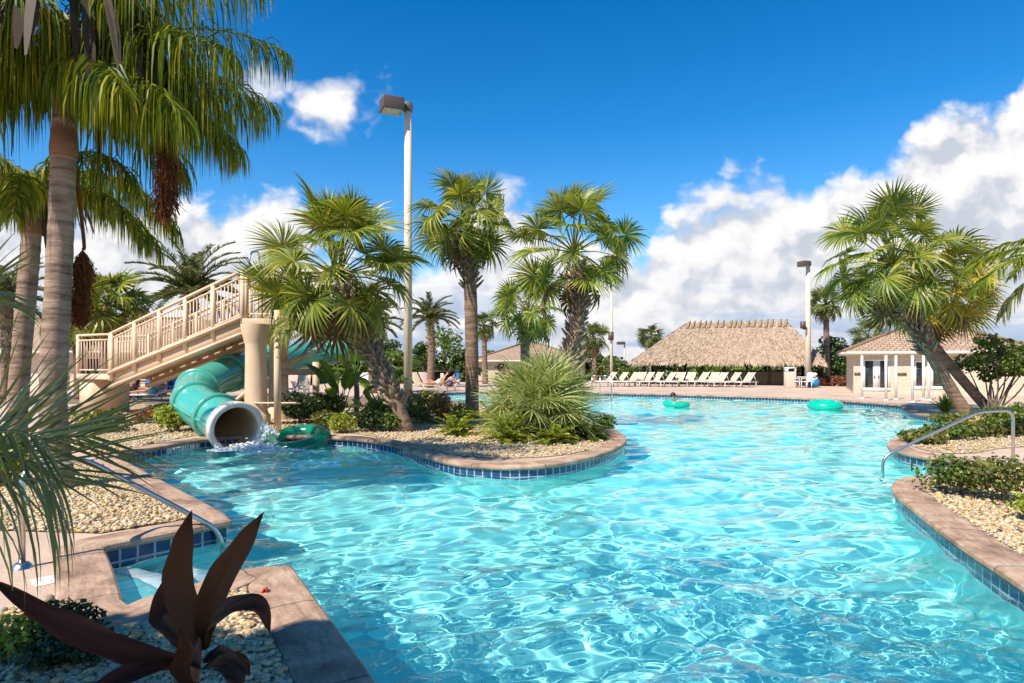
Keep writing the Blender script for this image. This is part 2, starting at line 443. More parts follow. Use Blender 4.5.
def build_world():
    w = bpy.data.worlds.new('World'); SC.world = w; w.use_nodes = True
    w.cycles.sampling_method = 'MANUAL'; w.cycles.sample_map_resolution = 512
    nt = w.node_tree; bg = nt.nodes['Background']; bg.inputs[1].default_value = .1
    sky = N(nt, 'ShaderNodeTexSky', sky_type='NISHITA'); sky.sun_disc = False
    sky.sun_elevation = SUN_EL; sky.sun_rotation = SUN_AZ; sky.air_density = 1.0; sky.dust_density = .2; sky.ozone_density = 3.0; sky.altitude = 0
    d = N(nt, 'ShaderNodeTexCoord').outputs['Generated']
    s = N(nt, 'ShaderNodeSeparateXYZ'); L(nt, d, s.inputs[0])
    y = math_n(nt, 'MAXIMUM', math_n(nt, 'ABSOLUTE', s.outputs[1]), .12)
    u = math_n(nt, 'DIVIDE', s.outputs[0], y); v = math_n(nt, 'DIVIDE', s.outputs[2], y)
    # saturated blue, deepest overhead
    el = math_n(nt, 'MULTIPLY', s.outputs[2], 1.0, clamp=True)
    tint = ramp(nt, [(.0, (.88, .98, 1.08)), (.16, (.52, .98, 1.26)), (.34, (.13, .78, 1.20)), (.55, (.0, .62, 1.10)), (1, (.08, .62, 1.08))], el)
    blue = mix_c(nt, 1.0, sky.outputs[0], tint.outputs[0], 'MULTIPLY')
    # top edge of the cloud bank by bearing
    pts = [(-260, 150), (0, 200), (150, 195), (290, 192), (318, 246), (420, 262), (462, 236), (492, 178), (530, 188), (585, 232), (640, 240), (655, 212), (700, 190),
           (770, 176), (850, 174), (885, 158), (912, 128), (960, 98), (1000, 84), (1030, 68), (1150, 20), (1280, 10)]
    fc = N(nt, 'ShaderNodeFloatCurve'); cv = fc.mapping.curves[0]
    fx = lambda px: ((px - 512) / F + 1.25) / 2.5
    fy = lambda py: (HZ - py) / F / .6
    while len(cv.points) < len(pts): cv.points.new(.5, .5)
    for i, (a, b) in enumerate(pts):
        cv.points[i].location = (fx(a), fy(b)); cv.points[i].handle_type = 'AUTO_CLAMPED'
    fc.mapping.update()
    un = math_n(nt, 'DIVIDE', math_n(nt, 'ADD', u, 1.25), 2.5, clamp=True)
    L(nt, un, fc.inputs['Value'])
    H = math_n(nt, 'ADD', math_n(nt, 'MULTIPLY', fc.outputs[0], .6), .012)
    p = N(nt, 'ShaderNodeCombineXYZ'); L(nt, u, p.inputs[0]); L(nt, math_n(nt, 'MULTIPLY', v, 1.25), p.inputs[1])

    def billow(vec):
        a = noise(nt, vec, 4.6, 8, .56, .2, '2D').outputs[0]
        vo = N(nt, 'ShaderNodeTexVoronoi', feature='SMOOTH_F1', voronoi_dimensions='2D'); vo.inputs['Scale'].default_value = 10; vo.inputs['Detail'].default_value = 2
        vo.inputs['Roughness'].default_value = .6; vo.inputs['Smoothness'].default_value = .6
        wv = N(nt, 'ShaderNodeVectorMath', operation='ADD'); L(nt, vec, wv.inputs[0])
        nn = noise(nt, vec, 14, 3, .6, 0, '2D'); sc_ = N(nt, 'ShaderNodeVectorMath', operation='SCALE'); L(nt, nn.outputs[1], sc_.inputs[0]); sc_.inputs['Scale'].default_value = .07
        L(nt, sc_.outputs[0], wv.inputs[1]); L(nt, wv.outputs[0], vo.inputs['Vector'])
        b = math_n(nt, 'SUBTRACT', 1.0, vo.outputs['Distance'])
        return math_n(nt, 'ADD', math_n(nt, 'MULTIPLY', a, .62), math_n(nt, 'MULTIPLY', b, .38))
    n1 = billow(p.outputs[0])
    off = N(nt, 'ShaderNodeVectorMath', operation='ADD'); L(nt, p.outputs[0], off.inputs[0]); off.inputs[1].default_value = (-.018, .030, 0)
    n2 = billow(off.outputs[0])
    depth = math_n(nt, 'SUBTRACT', H, v)
    edge = math_n(nt, 'ADD', depth, math_n(nt, 'MULTIPLY', math_n(nt, 'SUBTRACT', n1, .50), .17))
    mask = N(nt, 'ShaderNodeMapRange', interpolation_type='SMOOTHSTEP'); mask.inputs[1].default_value = -.010; mask.inputs[2].default_value = .042; L(nt, edge, mask.inputs[0])

    def puff(px, py, rx, ry, amt):
        du = math_n(nt, 'DIVIDE', math_n(nt, 'SUBTRACT', u, (px - 512) / F), rx / F)
        dv = math_n(nt, 'DIVIDE', math_n(nt, 'SUBTRACT', v, (HZ - py) / F), ry / F)
        r2 = math_n(nt, 'SQRT', math_n(nt, 'ADD', math_n(nt, 'MULTIPLY', du, du), math_n(nt, 'MULTIPLY', dv, dv)))
        e = math_n(nt, 'ADD', math_n(nt, 'SUBTRACT', 1.0, r2), math_n(nt, 'MULTIPLY', math_n(nt, 'SUBTRACT', n1, .50), 1.75))
        k = N(nt, 'ShaderNodeMapRange', interpolation_type='SMOOTHSTEP'); k.inputs[1].default_value = 0; k.inputs[2].default_value = .6; L(nt, e, k.inputs[0])
        return math_n(nt, 'MULTIPLY', k.outputs[0], amt)
    m = math_n(nt, 'MAXIMUM', mask.outputs[0], puff(332, 97, 70, 52, 1.0))
    m = math_n(nt, 'MAXIMUM', m, puff(272, 82, 50, 30, .8))
    m = math_n(nt, 'MAXIMUM', m, puff(150, 250, 190, 60, .6))
    # gaps of haze-blue low down: stretched streaks
    st = N(nt, 'ShaderNodeCombineXYZ'); L(nt, math_n(nt, 'MULTIPLY', u, 2.2), st.inputs[0]); L(nt, math_n(nt, 'MULTIPLY', v, 17), st.inputs[1])
    sn = noise(nt, st.outputs[0], 1.6, 5, .55, .3, '2D').outputs[0]
    low = N(nt, 'ShaderNodeMapRange'); low.inputs[1].default_value = .16; low.inputs[2].default_value = .03; L(nt, v, low.inputs[0])
    streak = N(nt, 'ShaderNodeMapRange', interpolation_type='SMOOTHSTEP'); streak.inputs[1].default_value = .44; streak.inputs[2].default_value = .62; L(nt, sn, streak.inputs[0])
    sf = math_n(nt, 'MULTIPLY', streak.outputs[0], low.outputs[0])
    lit = math_n(nt, 'ADD', .60, math_n(nt, 'MULTIPLY', math_n(nt, 'SUBTRACT', n1, n2), 3.0), clamp=True)
    core = N(nt, 'ShaderNodeMapRange'); core.inputs[1].default_value = .34; core.inputs[2].default_value = .05; core.inputs[3].default_value = .52; core.inputs[4].default_value = 1.0; L(nt, depth, core.inputs[0])
    lit2 = math_n(nt, 'MULTIPLY', lit, core.outputs[0], clamp=True)
    big = noise(nt, p.outputs[0], 3.2, 4, .5, .2, '2D').outputs[0]
    bigf = ramp(nt, [(.35, .84), (.55, 1.0)], big)
    lit3 = math_n(nt, 'MULTIPLY', lit2, bigf.outputs[0], clamp=True)
    K = 6.9
    cc = ramp(nt, [(.0, (.58 * K, .63 * K, .72 * K)), (.30, (.72 * K, .74 * K, .80 * K)), (.55, (.88 * K, .88 * K, .90 * K)), (1, (1.02 * K, 1.0 * K, .98 * K))], lit3)
    cc2 = mix_c(nt, math_n(nt, 'MULTIPLY', sf, .8), cc.outputs[0], (.36 * K, .52 * K, .76 * K))
    full = mix_c(nt, m, blue, cc2)
    L(nt, full, bg.inputs[0])


build_world()
SC.view_settings.view_transform = 'Standard'; SC.view_settings.look = 'None'
SC.view_settings.exposure = .60; SC.view_settings.gamma = 1
SC.cycles.use_denoising = True
SC.cycles.max_bounces = 8; SC.cycles.transmission_bounces = 6; SC.cycles.transparent_max_bounces = 6
SC.cycles.sample_clamp_indirect = 6

# ------------------------------------------------------------------ pool outline
def chaikin(pts, closed=False, it=2):
    p = np.array(pts, float)
    for _ in range(it):
        if closed:
            q = np.roll(p, -1, 0)
            p = np.stack([.75 * p + .25 * q, .25 * p + .75 * q], 1).reshape(-1, p.shape[1])
        else:
            a, b = p[:-1], p[1:]
            m = np.stack([.75 * a + .25 * b, .25 * a + .75 * b], 1).reshape(-1, p.shape[1])
            p = np.concatenate([p[:1], m, p[-1:]])
    return p


def g2(pts): return [tuple(G(*p)[:2]) for p in pts]


seg_fore = g2([(420, 760), (287, 569)])
seg_back = chaikin(g2([(262, 570.5), (240, 574), (190, 590), (150, 600), (126, 611)]), it=1)
seg_in = chaikin(g2([(116, 604), (112, 586), (105, 565), (98, 549)]), it=1)
seg_tile = g2([(106, 546), (227, 522)])
seg_leftbed = g2([(220, 515), (124, 463)])
seg_shore = chaikin(g2([(117, 460), (120, 456), (150, 449), (180, 443.5), (207, 439.5), (240, 436.5), (270, 436.5), (300, 437), (335, 437.5), (365, 440), (385, 443), (400, 446), (425, 455.5), (455, 464),
                        (500, 467.5), (550, 466), (590, 458), (614, 450), (627, 441), (620, 433), (600, 425), (570, 416), (520, 410), (470, 405.5), (420, 403), (398, 399), (402, 394.5), (440, 392),
                        (520, 392), (600, 393), (700, 395.5), (800, 398.3), (860, 402), (902, 405.5)]), it=2)
seg_bump = chaikin(g2([(904, 406), (903, 408), (907, 411.5), (920, 415), (940, 418), (958, 419.5), (962, 423), (948, 428), (917, 434), (894, 440), (887, 445.5), (898, 452), (930, 458), (972, 465)]), it=2)
seg_inl = g2([(976, 466), (972, 472.5)])
seg_right = chaikin(g2([(968, 474.5), (935, 476), (906, 478.5), (893, 485.5), (898, 496), (922, 514), (960, 544), (1024, 585), (1110, 645), (1290, 770)]), it=2)
OUT = np.array([p for s in (seg_fore, seg_back, seg_in, seg_tile, seg_leftbed, seg_shore, seg_bump, seg_inl, seg_right) for p in s])


def resample(p, step):
    q = np.concatenate([p, p[:1]]); out = []
    for a, b in zip(q[:-1], q[1:]):
        d = np.linalg.norm(b - a); st = step * max(1, np.linalg.norm(a) / 8)
        k = max(1, int(round(d / st)))
        if d < 1e-4: continue
        for i in range(k): out.append(a + (b - a) * i / k)
    return np.array(out)


POOL = resample(OUT, .16)
area = .5 * np.sum(POOL[:, 0] * np.roll(POOL[:, 1], -1) - np.roll(POOL[:, 0], -1) * POOL[:, 1])
if area < 0: POOL = POOL[::-1].copy()                # counter-clockwise: outward = right of travel


def normals2(p):
    a = p - np.roll(p, 1, 0); b = np.roll(p, -1, 0) - p
    a /= np.linalg.norm(a, axis=1)[:, None]; b /= np.linalg.norm(b, axis=1)[:, None]
    na = np.stack([a[:, 1], -a[:, 0]], 1); nb = np.stack([b[:, 1], -b[:, 0]], 1)
    m = na + nb; m /= np.linalg.norm(m, axis=1)[:, None] + 1e-9
    return m / np.clip(np.sum(m * na, 1), .55, 1)[:, None]


NRM = normals2(POOL)
ZW = -.17



def poly_dist_inside(pt, poly):
    x, y = pt[..., 0], pt[..., 1]; ins = np.zeros(x.shape, bool)
    x1, y1 = poly[:, 0], poly[:, 1]; x2, y2 = np.roll(x1, -1), np.roll(y1, -1)
    for a, b, c, d in zip(x1, y1, x2, y2):
        cond = ((b > y) != (d > y))
        with np.errstate(divide='ignore', invalid='ignore'):
            xi = (c - a) * (y - b) / (d - b + 1e-12) + a
        ins ^= cond & (x < xi)
    return ins


def dist_to_pool(pt):
    """distance to the pool edge, negative in the water"""
    d = np.full(pt.shape[:-1], 1e9)
    a = POOL; b = np.roll(POOL, -1, 0)
    for p0, p1 in zip(a, b):
        e = p1 - p0; t = np.clip(((pt - p0) @ e) / (e @ e), 0, 1)
        d = np.minimum(d, np.linalg.norm(pt - p0 - t[..., None] * e, axis=-1))
    return np.where(poly_dist_inside(pt, POOL), -d, d)


def sheet(name, outer, holes, z, mat, **tags):
    loops = [[Vector((a[0], a[1], z)) for a in outer]] + [[Vector((a[0], a[1], z)) for a in h] for h in holes]
    tri = tessellate_polygon(loops)
    V = [tuple(v) for l in loops for v in l]
    me = bpy.data.meshes.new(name)
    fix = []
    for t in tri:
        a, b, c = (Vector(V[i]) for i in t)
        fix.append(t if (b - a).cross(c - a).z > 0 else (t[0], t[2], t[1]))
    me.from_pydata(V, [], fix); me.update()
    o = obj(name, me, mat); return tag(o, **tags)


deck_rect = [(-60, -9), (60, -9), (60, 75), (-60, 75)]
sheet('ground', [(-1500, -300), (1500, -300), (1500, 2500), (-1500, 2500)], [[(-59, -8), (59, -8), (59, 74), (-59, 74)]], -.02, M['ground'], kind='structure')
sheet('pool_deck', deck_rect, [POOL + NRM * .12], 0.0, M['deck'], kind='structure')


def max_off():
    full = .345; best = np.full(len(POOL), .04)
    for o in np.linspace(.06, full, 16):
        d = dist_to_pool(POOL + NRM * o)
        best = np.where((d >= .94 * o) & (best >= o - .035), o, best)
    return best / full


OFFK = max_off()


def sweep(name, prof, mat, zuv=True, **tags):
    """sweep a (outward, z) profile round the pool edge"""
    k = len(POOL); m = len(prof); polys = []
    s = np.concatenate([[0], np.cumsum(np.linalg.norm(np.roll(POOL, -1, 0) - POOL, axis=1))])
    ring = np.stack([np.concatenate([POOL + NRM * (np.where(o > .1, o * OFFK, o))[:, None] if o > .1 else POOL + NRM * o, np.full((k, 1), z)], 1) for o, z in prof], 1)
    Vv = []; UV = []; Fc = []
    vv = np.concatenate([[0], np.cumsum([math.hypot(prof[i + 1][0] - prof[i][0], prof[i + 1][1] - prof[i][1]) for i in range(m - 1)])])
    me = bpy.data.meshes.new(name)
    idx = lambda i, j: (i % k) * m + j
    for i in range(k):
        for j in range(m - 1):
            Fc.append((idx(i, j), idx(i + 1, j), idx(i + 1, j + 1), idx(i, j + 1)))
            UV += [(s[i], vv[j]), (s[i + 1], vv[j]), (s[i + 1], vv[j + 1]), (s[i], vv[j + 1])]
    me.from_pydata([tuple(v) for v in ring.reshape(-1, 3)], [], Fc)
    l = me.uv_layers.new(name='UVMap'); l.data.foreach_set('uv', np.array(UV).ravel())
    me.update()
    o = obj(name, me, mat); return tag(o, **tags)


cop = sweep('pool_coping', [(.0, -.055), (-.03, -.05), (-.045, -.02), (-.04, .012), (-.02, .028), (.02, .034), (.30, .034), (.335, .028), (.345, -.01)], M['coping'], kind='structure')
tb = sweep('pool_tile_band', [(0.004, -.33), (0.004, -.02)], M['tile'], kind='structure')
pw = sweep('pool_wall', [(0.0, -1.35), (0.0, -.33)], M['plaster'], kind='structure')
fl = sheet('pool_floor', POOL, [], -1.35, M['plaster'], kind='structure')
for o in (tb, pw, fl): o.cycles.is_caustics_receiver = True


# ------------------------------------------------------------------ water
def build_water():
    rng = np.random.default_rng(1)
    n = 620; rows = [2.0]
    while rows[-1] < 41: rows.append(rows[-1] * 1.0058)
    rows = np.array(rows); u = np.linspace(-1.25, 1.25, n)
    X = rows[:, None] * u[None, :]; Y = np.repeat(rows[:, None], n, 1); step = rows[:, None] * .0058
    Z = np.zeros_like(X)
    wx = .12 * np.sin(X * 1.3 + Y * .7) + .1 * np.sin(X * .6 - Y * 1.7 + 1.0); X2, Y2 = X + wx, Y + .6 * wx
    for k in range(110):
        lam = .10 * (1.45 / .10) ** rng.random()
        th = rng.normal(R(112), .62 if lam > .5 else .95)
        kx, ky = math.cos(th) * 2 * math.pi / lam, math.sin(th) * 2 * math.pi / lam
        amp = .00155 * (lam / .5) ** .97
        Z += amp * np.clip(lam / (step * 3) - 1, 0, 1) * np.sin(kx * X2 + ky * Y2 + rng.random() * 7)
    # ring waves spreading from the slide
    c = G(240, 452, ZW); d = np.hypot(X - c[0], Y - c[1])
    Z += .012 * np.exp(-d / 3.0) * np.sin(d * 9) + .010 * np.exp(-d / 2.2) * np.sin(d * 15 + X * 3)
    V = np.stack([X, Y, ZW + Z], -1).reshape(-1, 3)
    i = np.arange(len(rows) - 1)[:, None] * n + np.arange(n - 1)[None, :]
    q = np.stack([i, i + 1, i + n + 1, i + n], -1).reshape(-1, 4)
    # keep only the cells over the pool or just beside it
    C = np.stack([X, Y], -1).reshape(-1, 2)
    lo = poly_dist_inside(C, POOL + NRM * .2)
    q = q[lo[q].any(1)]
    used = np.zeros(len(V), int); used[q.ravel()] = 1; mp = np.cumsum(used) - 1
    mb = MB().add(V[used > 0], mp[q])
    m, nt, b, o = new_mat('pool_water')
    b.inputs['Base Color'].default_value = (.93, 1, 1, 1); b.inputs['Roughness'].default_value = 0; b.inputs['IOR'].default_value = 1.33; b.inputs['Transmission Weight'].default_value = 1
    w = obj('water', mb, m, smooth=True); tag(w, kind='structure')
    w.cycles.is_caustics_caster = True


build_water()


# ------------------------------------------------------------------ foliage generators
def unit(v): return v / (np.linalg.norm(v, axis=-1, keepdims=True) + 1e-9)


def fan_template(n, Rr, rng, spread=150, droop=.45, split=.5, narrow=1.0):
    """palmate leaf: hub at origin, +X along the stalk, Z up; returns centre lines, sides, half widths"""
    a = np.radians(np.linspace(-spread, spread, n) + rng.normal(0, 1.5, n))
    ln = Rr * (.72 + .28 * np.cos(a * .6)) * rng.uniform(.88, 1.06, n)
    t = np.array([.03, .28, .52, .76, 1.0])
    dirs = np.stack([np.cos(a), np.sin(a), np.zeros(n)], 1)
    Cc = dirs[:, None, :] * (ln[:, None] * t)[..., None]
    dd = droop * rng.uniform(.5, 1.5, n)
    Cc[..., 2] += .22 * np.abs(np.sin(a))[:, None] * t * Rr - .34 * Rr * (t ** 2) * np.clip(np.cos(a), 0, 1)[:, None]
    sag = np.clip(t - split, 0, 1) ** 1.6
    Cc[..., 2] -= dd[:, None] * sag * Rr * 1.6
    Cc[..., :2] *= (1 - .35 * dd[:, None] * sag)[..., None]
    w0 = Rr * np.radians(2 * spread) / n * .5 * narrow
    W = w0 * np.array([.08, .36, .52, .30, .02]) * rng.uniform(.85, 1.1, n)[:, None]
    side = np.stack([-np.sin(a), np.cos(a), np.where(np.arange(n) % 2, .55, -.55)], 1); side = unit(side)
    return Cc, side, W


def frame(x, up=None, roll=0.0):
    x = x / np.linalg.norm(x); up = np.array((0, 0, 1.0)) if up is None else up
    y = np.cross(up, x)
    if np.linalg.norm(y) < 1e-3: y = np.array((0, 1.0, 0))
    y /= np.linalg.norm(y); z = np.cross(x, y)
    c, s = math.cos(roll), math.sin(roll)
    return np.stack([x, c * y + s * z, -s * y + c * z], 1)


def fan_crown(mb, c, n_leaf, stalk, blade, rng, el=(78, -48), nseg=34, droop=.45, narrow=1.0, stalk_mb=None, split=.5, yscale=1.0):
    tmpl = [fan_template(int(nseg * 1.1), blade, rng, 152, droop * .95 * rng.uniform(.5, 1.6), split, narrow * .98) for _ in range(6)]
    ga = rng.random() * 7
    for i in range(n_leaf):
        f = (i + .5) / n_leaf
        e = R(el[0] + (el[1] - el[0]) * f + rng.normal(0, 7)); az = ga + i * 2.39996 + rng.normal(0, .15)
        d = np.array((math.cos(az) * math.cos(e), math.sin(az) * math.cos(e), math.sin(e)))
        Ls = stalk * rng.uniform(.8, 1.15) * (.75 + .35 * math.sin(math.pi * min(1, f + .2)))
        bend = .20 * math.cos(e) * Ls
        hub = c + d * Ls - np.array((0, 0, bend))
        mid = c + d * Ls * .55 - np.array((0, 0, bend * .25))
        (stalk_mb or mb).tube([c, mid, hub], [.026, .018, .012], 4, False)
        out = hub - mid; out = unit(out) + np.array((0, 0, -.12 * math.cos(e))); out = unit(out)
        out = unit(out + rng.normal(0, .22, 3)); Mx = frame(out, roll=rng.normal(0, .75))
        Cc, sdv, W = tmpl[i % 6]
        s = rng.uniform(.82, 1.1) * (.7 if f < .12 else 1)
        mb.strips(Cc * s @ Mx.T + hub, sdv @ Mx.T, W * s)


def rachis(c, az, e0, e1, length, k=14, pw=1.2):
    t = np.linspace(0, 1, k); e = R(e0) + (R(e1) - R(e0)) * t ** pw
    d = np.stack([np.cos(az) * np.cos(e), np.sin(az) * np.cos(e), np.sin(e)], 1)
    p = np.cumsum(d * length / (k - 1), 0); return c + p - p[0], d


def pinnate(mb, p, d, n, leaf, hang, rng, width=.016, start=.16, vee=.35, fwd=.55, jit=.18, rmb=None, r0=.022, shape=None):
    """feather leaf along rachis points p with directions d; hang 0 = stiff, 1 = leaflets droop straight down"""
    k = len(p); (rmb or mb).tube(p, np.linspace(r0, .004, k), 5, False)
    t = np.linspace(start, 1, n); x = t * (k - 1); i = np.clip(x.astype(int), 0, k - 2); fr = (x - i)[:, None]
    B = p[i] * (1 - fr) + p[i + 1] * fr; D = unit(d[i] * (1 - fr) + d[i + 1] * fr)
    up = np.array((0, 0, 1.0)); S = np.cross(D, up)
    bad = np.linalg.norm(S, axis=1) < .15; S[bad] = np.array((1.0, .3, 0)); S = unit(S); U = np.cross(S, D)
    for sg in (-1, 1):
        ll = leaf * (np.sin(np.pi * np.clip(.12 + .80 * t, 0, 1)) ** .6 if shape is None else shape(t)) * rng.uniform(.8, 1.1, n)
        d0 = unit(S * sg + D * (fwd + .5 * t[:, None] ** 2) + U * vee + rng.normal(0, jit, (n, 3)))
        g = np.array((0, 0, -1.0))
        h = hang * rng.uniform(.75, 1.15, n)[:, None]
        pts = [B]; cur = B
        for s_ in range(1, 5):
            w = np.clip(h * (s_ / 4) ** .8 * 1.25, 0, .97)
            cur = cur + unit(d0 * (1 - w) + g * w) * ll[:, None] / 4; pts.append(cur)
        Cc = np.stack(pts, 1)
        side = unit(np.cross(Cc[:, -1] - Cc[:, 0], rng.normal(0, .5, (n, 3)) + D))
        mb.strips(Cc, side, width * np.array([.5, 1, .95, .6, .05]) * rng.uniform(.8, 1.2, n)[:, None])


def spline(pts, k=24):
    p = np.array(pts, float); s = np.linspace(0, len(p) - 1, k); out = []
    q = np.concatenate([[2 * p[0] - p[1]], p, [2 * p[-1] - p[-2]]])
    for x in s:
        i = min(int(x), len(p) - 2); t = x - i; a, b, c_, d_ = q[i:i + 4]
        out.append(.5 * (2 * b + (c_ - a) * t + (2 * a - 5 * b + 4 * c_ - d_) * t * t + (3 * b - a - 3 * c_ + d_) * t ** 3))
    return np.array(out)


def boots(mb, path, rad, rng, t0, t1, n, size=.22, lift=.62):
    """stubs of old leaf stalks criss-crossing a trunk"""
    k = len(path)
    for i in range(n):
        t = t0 + (t1 - t0) * (i + rng.random()) / n; x = t * (k - 1); j = min(int(x), k - 2)
        c = path[j] + (path[j + 1] - path[j]) * (x - j); ax = unit(path[j + 1] - path[j])
        az = i * 2.39996 + rng.normal(0, .2); o = np.array((math.cos(az), math.sin(az), 0)); o = unit(o - ax * np.dot(o, ax))
        r = rad * (.92); b = c + o * r; tw = np.cross(ax, o)
        dr = unit(ax * lift + o * .55 + tw * rng.choice((-1, 1)) * rng.uniform(.1, .5)); s = size * rng.uniform(.6, 1.25)
        sd_ = unit(np.cross(dr, o))
        mb.tube([b - o * .03, b + dr * s * .5 + o * .01, b + dr * s + o * .05 * s], [.06, .045, .02], 5, True)


def palm_trunk(root, path, r0, r1, mat, rng, n=14, rings=0.022, name='trunk', bulge=.12):
    k = len(path); t = np.linspace(0, 1, k)
    rr = r0 + (r1 - r0) * t + bulge * r0 * np.exp(-t * 14)
    rr = rr * (1 + rng.normal(0, rings, k))
    mb = MB().tube(path, rr, n, True)
    return obj(name, mb, mat, root, smooth=True)


def sabal(name, label, pts, r0, r1, crown, n_leaf, stalk, blade, seed, mat='sabal', boot=None, boot_size=.22, el=(78, -48), nseg=34, droop=.45, group=None, dead=0, cat='palm tree'):
    rng = np.random.default_rng(seed)
    root = thing(name, pts[0], label, cat, group)
    path = spline(pts, 40)
    palm_trunk(root, path, r0, r1, M['trunk_sabal'], rng)
    if boot:
        b = MB(); boots(b, path, r1 if boot[0] > .4 else r0 * .9, rng, boot[0], boot[1], boot[2], boot_size); obj('leaf_base', b, M['boot'], root)
    c = np.array(crown, float)
    mb = MB(); fan_crown(mb, c, n_leaf, stalk, blade, rng, el, nseg, droop); obj('crown', mb, M[mat], root)
    if dead:
        mb = MB(); fan_crown(mb, c - np.array((0, 0, .12)), dead, stalk * .8, blade * .8, rng, (-50, -75), max(16, nseg // 2), .8); obj('dead_frond', mb, M['dead'], root)
    return root


def scatter_leaves(mb, C, n, rad, size, rng, flat=.55, shell=.55, lumps=9, lump=.28, aspect=.45):
    """leaves through a lumpy ellipsoid C with radii rad"""
    C = np.array(C, float); rad = np.array(rad, float)
    d = unit(rng.normal(0, 1, (n, 3)))
    ld = unit(rng.normal(0, 1, (lumps, 3))); la = rng.uniform(-lump, lump, lumps)
    k = 1 + np.sum(la * np.exp(-(1 - d @ ld.T) * 5), 1)
    r = (rng.random(n) ** (1 / 3) * (1 - shell) + shell) * k * rng.uniform(.82, 1.05, n)
    p = C + d * rad * r[:, None]
    add_leaves(mb, p, d, size, rng, flat, aspect)


def add_leaves(mb, p, d, size, rng, flat=.55, aspect=.45):
    n = len(p)
    nr = unit(d * .6 + np.array((0, 0, flat)) + rng.normal(0, .55, (n, 3)))
    ax = unit(np.cross(nr, rng.normal(0, 1, (n, 3)))); ax = unit(ax + d * .4); sdv = unit(np.cross(nr, ax))
    s = size * rng.uniform(.6, 1.3, n)[:, None]
    V = np.stack([p - ax * s * .5, p + sdv * s * aspect + nr * s * .10, p + ax * s * .55 - nr * s * .06, p - sdv * s * aspect + nr * s * .10], 1).reshape(-1, 3)
    i = np.arange(n)[:, None] * 4
    mb.add(V, None, np.concatenate([i + np.array([0, 1, 2]), i + np.array([0, 2, 3])]))


def stems(mb, base, tops, r, rng):
    for t in tops:
        m = (np.array(base) + np.array(t)) / 2 + rng.normal(0, .04, 3) * np.linalg.norm(np.array(t) - base)
        mb.tube(spline([base, m, t], 6), np.linspace(r, r * .4, 6), 5, False)


def shrub(name, label, base, w, h, mat, seed, n=500, leaf=.09, cat='shrub', group=None, stem=.012, lift=.55, depth=None, flowers=0, open_=.35):
    rng = np.random.default_rng(seed); base = np.array(base, float)
    root = thing(name, base, label, cat, group); mb = MB(); sm = MB()
    dp = depth or w
    k = 7
    for i in range(k):
        a = i * 2.4 + rng.random(); rr = (.55 * (i / k) ** .5)
        c = base + np.array((math.cos(a) * rr * w * .5, math.sin(a) * rr * dp * .5, h * (lift + rng.uniform(-.08, .12) - .12 * rr)))
        scatter_leaves(mb, c, n // k, (w * .29, dp * .29, h * .38), leaf, rng, shell=open_)
        stems(sm, base + np.array((rng.normal(0, .03), rng.normal(0, .03), -.02)), [c, c + rng.normal(0, .1, 3) * w], stem, rng)
    obj('foliage', mb, M[mat], root); obj('stem', sm, M['bark'], root)
    if flowers:
        fm = MB()
        for i in range(flowers):
            c = base + np.array((rng.uniform(-.35, .35) * w, rng.uniform(-.4, .1) * dp, h * rng.uniform(.75, 1.0)))
            scatter_leaves(fm, c, 9, (.025, .025, .02), .045, rng)
        obj('flower', fm, M['flower'], root)
    return root


def tree(name, label, base, top, w, mat, seed, n=1800, leaf=.28, group=None, trunk=.14, low=.25):
    rng = np.random.default_rng(seed); base = np.array(base, float); H = top - base[2]
    root = thing(name, base, label, 'tree', group); mb = MB(); tm = MB()
    tm.tube(spline([base, base + (rng.normal(0, .1), 0, H * .3), base + (rng.normal(0, .2), rng.normal(0, .2), H * .62)], 8), np.linspace(trunk, trunk * .5, 8), 8, False)
    k = 15
    for i in range(k):
        a = i * 2.4 + rng.random(); f = (i + .5) / k; z = base[2] + H * (low + (.94 - low) * f)
        rr = w * .5 * math.sin(math.pi * (.30 + .62 * f)) * rng.uniform(.45, .95)
        c = np.array((base[0] + math.cos(a) * rr, base[1] + math.sin(a) * rr, z - H * .06))
        s = rng.uniform(.75, 1.25)
        scatter_leaves(mb, c, n // k, (w * .20 * s, w * .20 * s, H * .15 * s), leaf, rng, shell=.45)
        stems(tm, base + (0, 0, H * rng.uniform(.15, .4)), [c], trunk * .35, rng)
    obj('trunk', tm, M['bark'], root); obj('crown', mb, M[mat], root)
    return root


# ------------------------------------------------------------------ planting beds and gravel
def bed(name, pts, z, mat, smooth=1):
    p = np.array(g2(pts)); p = chaikin(p, True, smooth) if smooth else p
    return sheet(name, p, [], z, M[mat], kind='structure'), p


_ico = None


def ico(sub):
    import bmesh
    bm = bmesh.new(); bmesh.ops.create_icosphere(bm, subdivisions=sub, radius=1)
    V = np.array([v.co[:] for v in bm.verts]); T = np.array([[v.index for v in f.verts] for f in bm.faces]); bm.free()
    return V, T


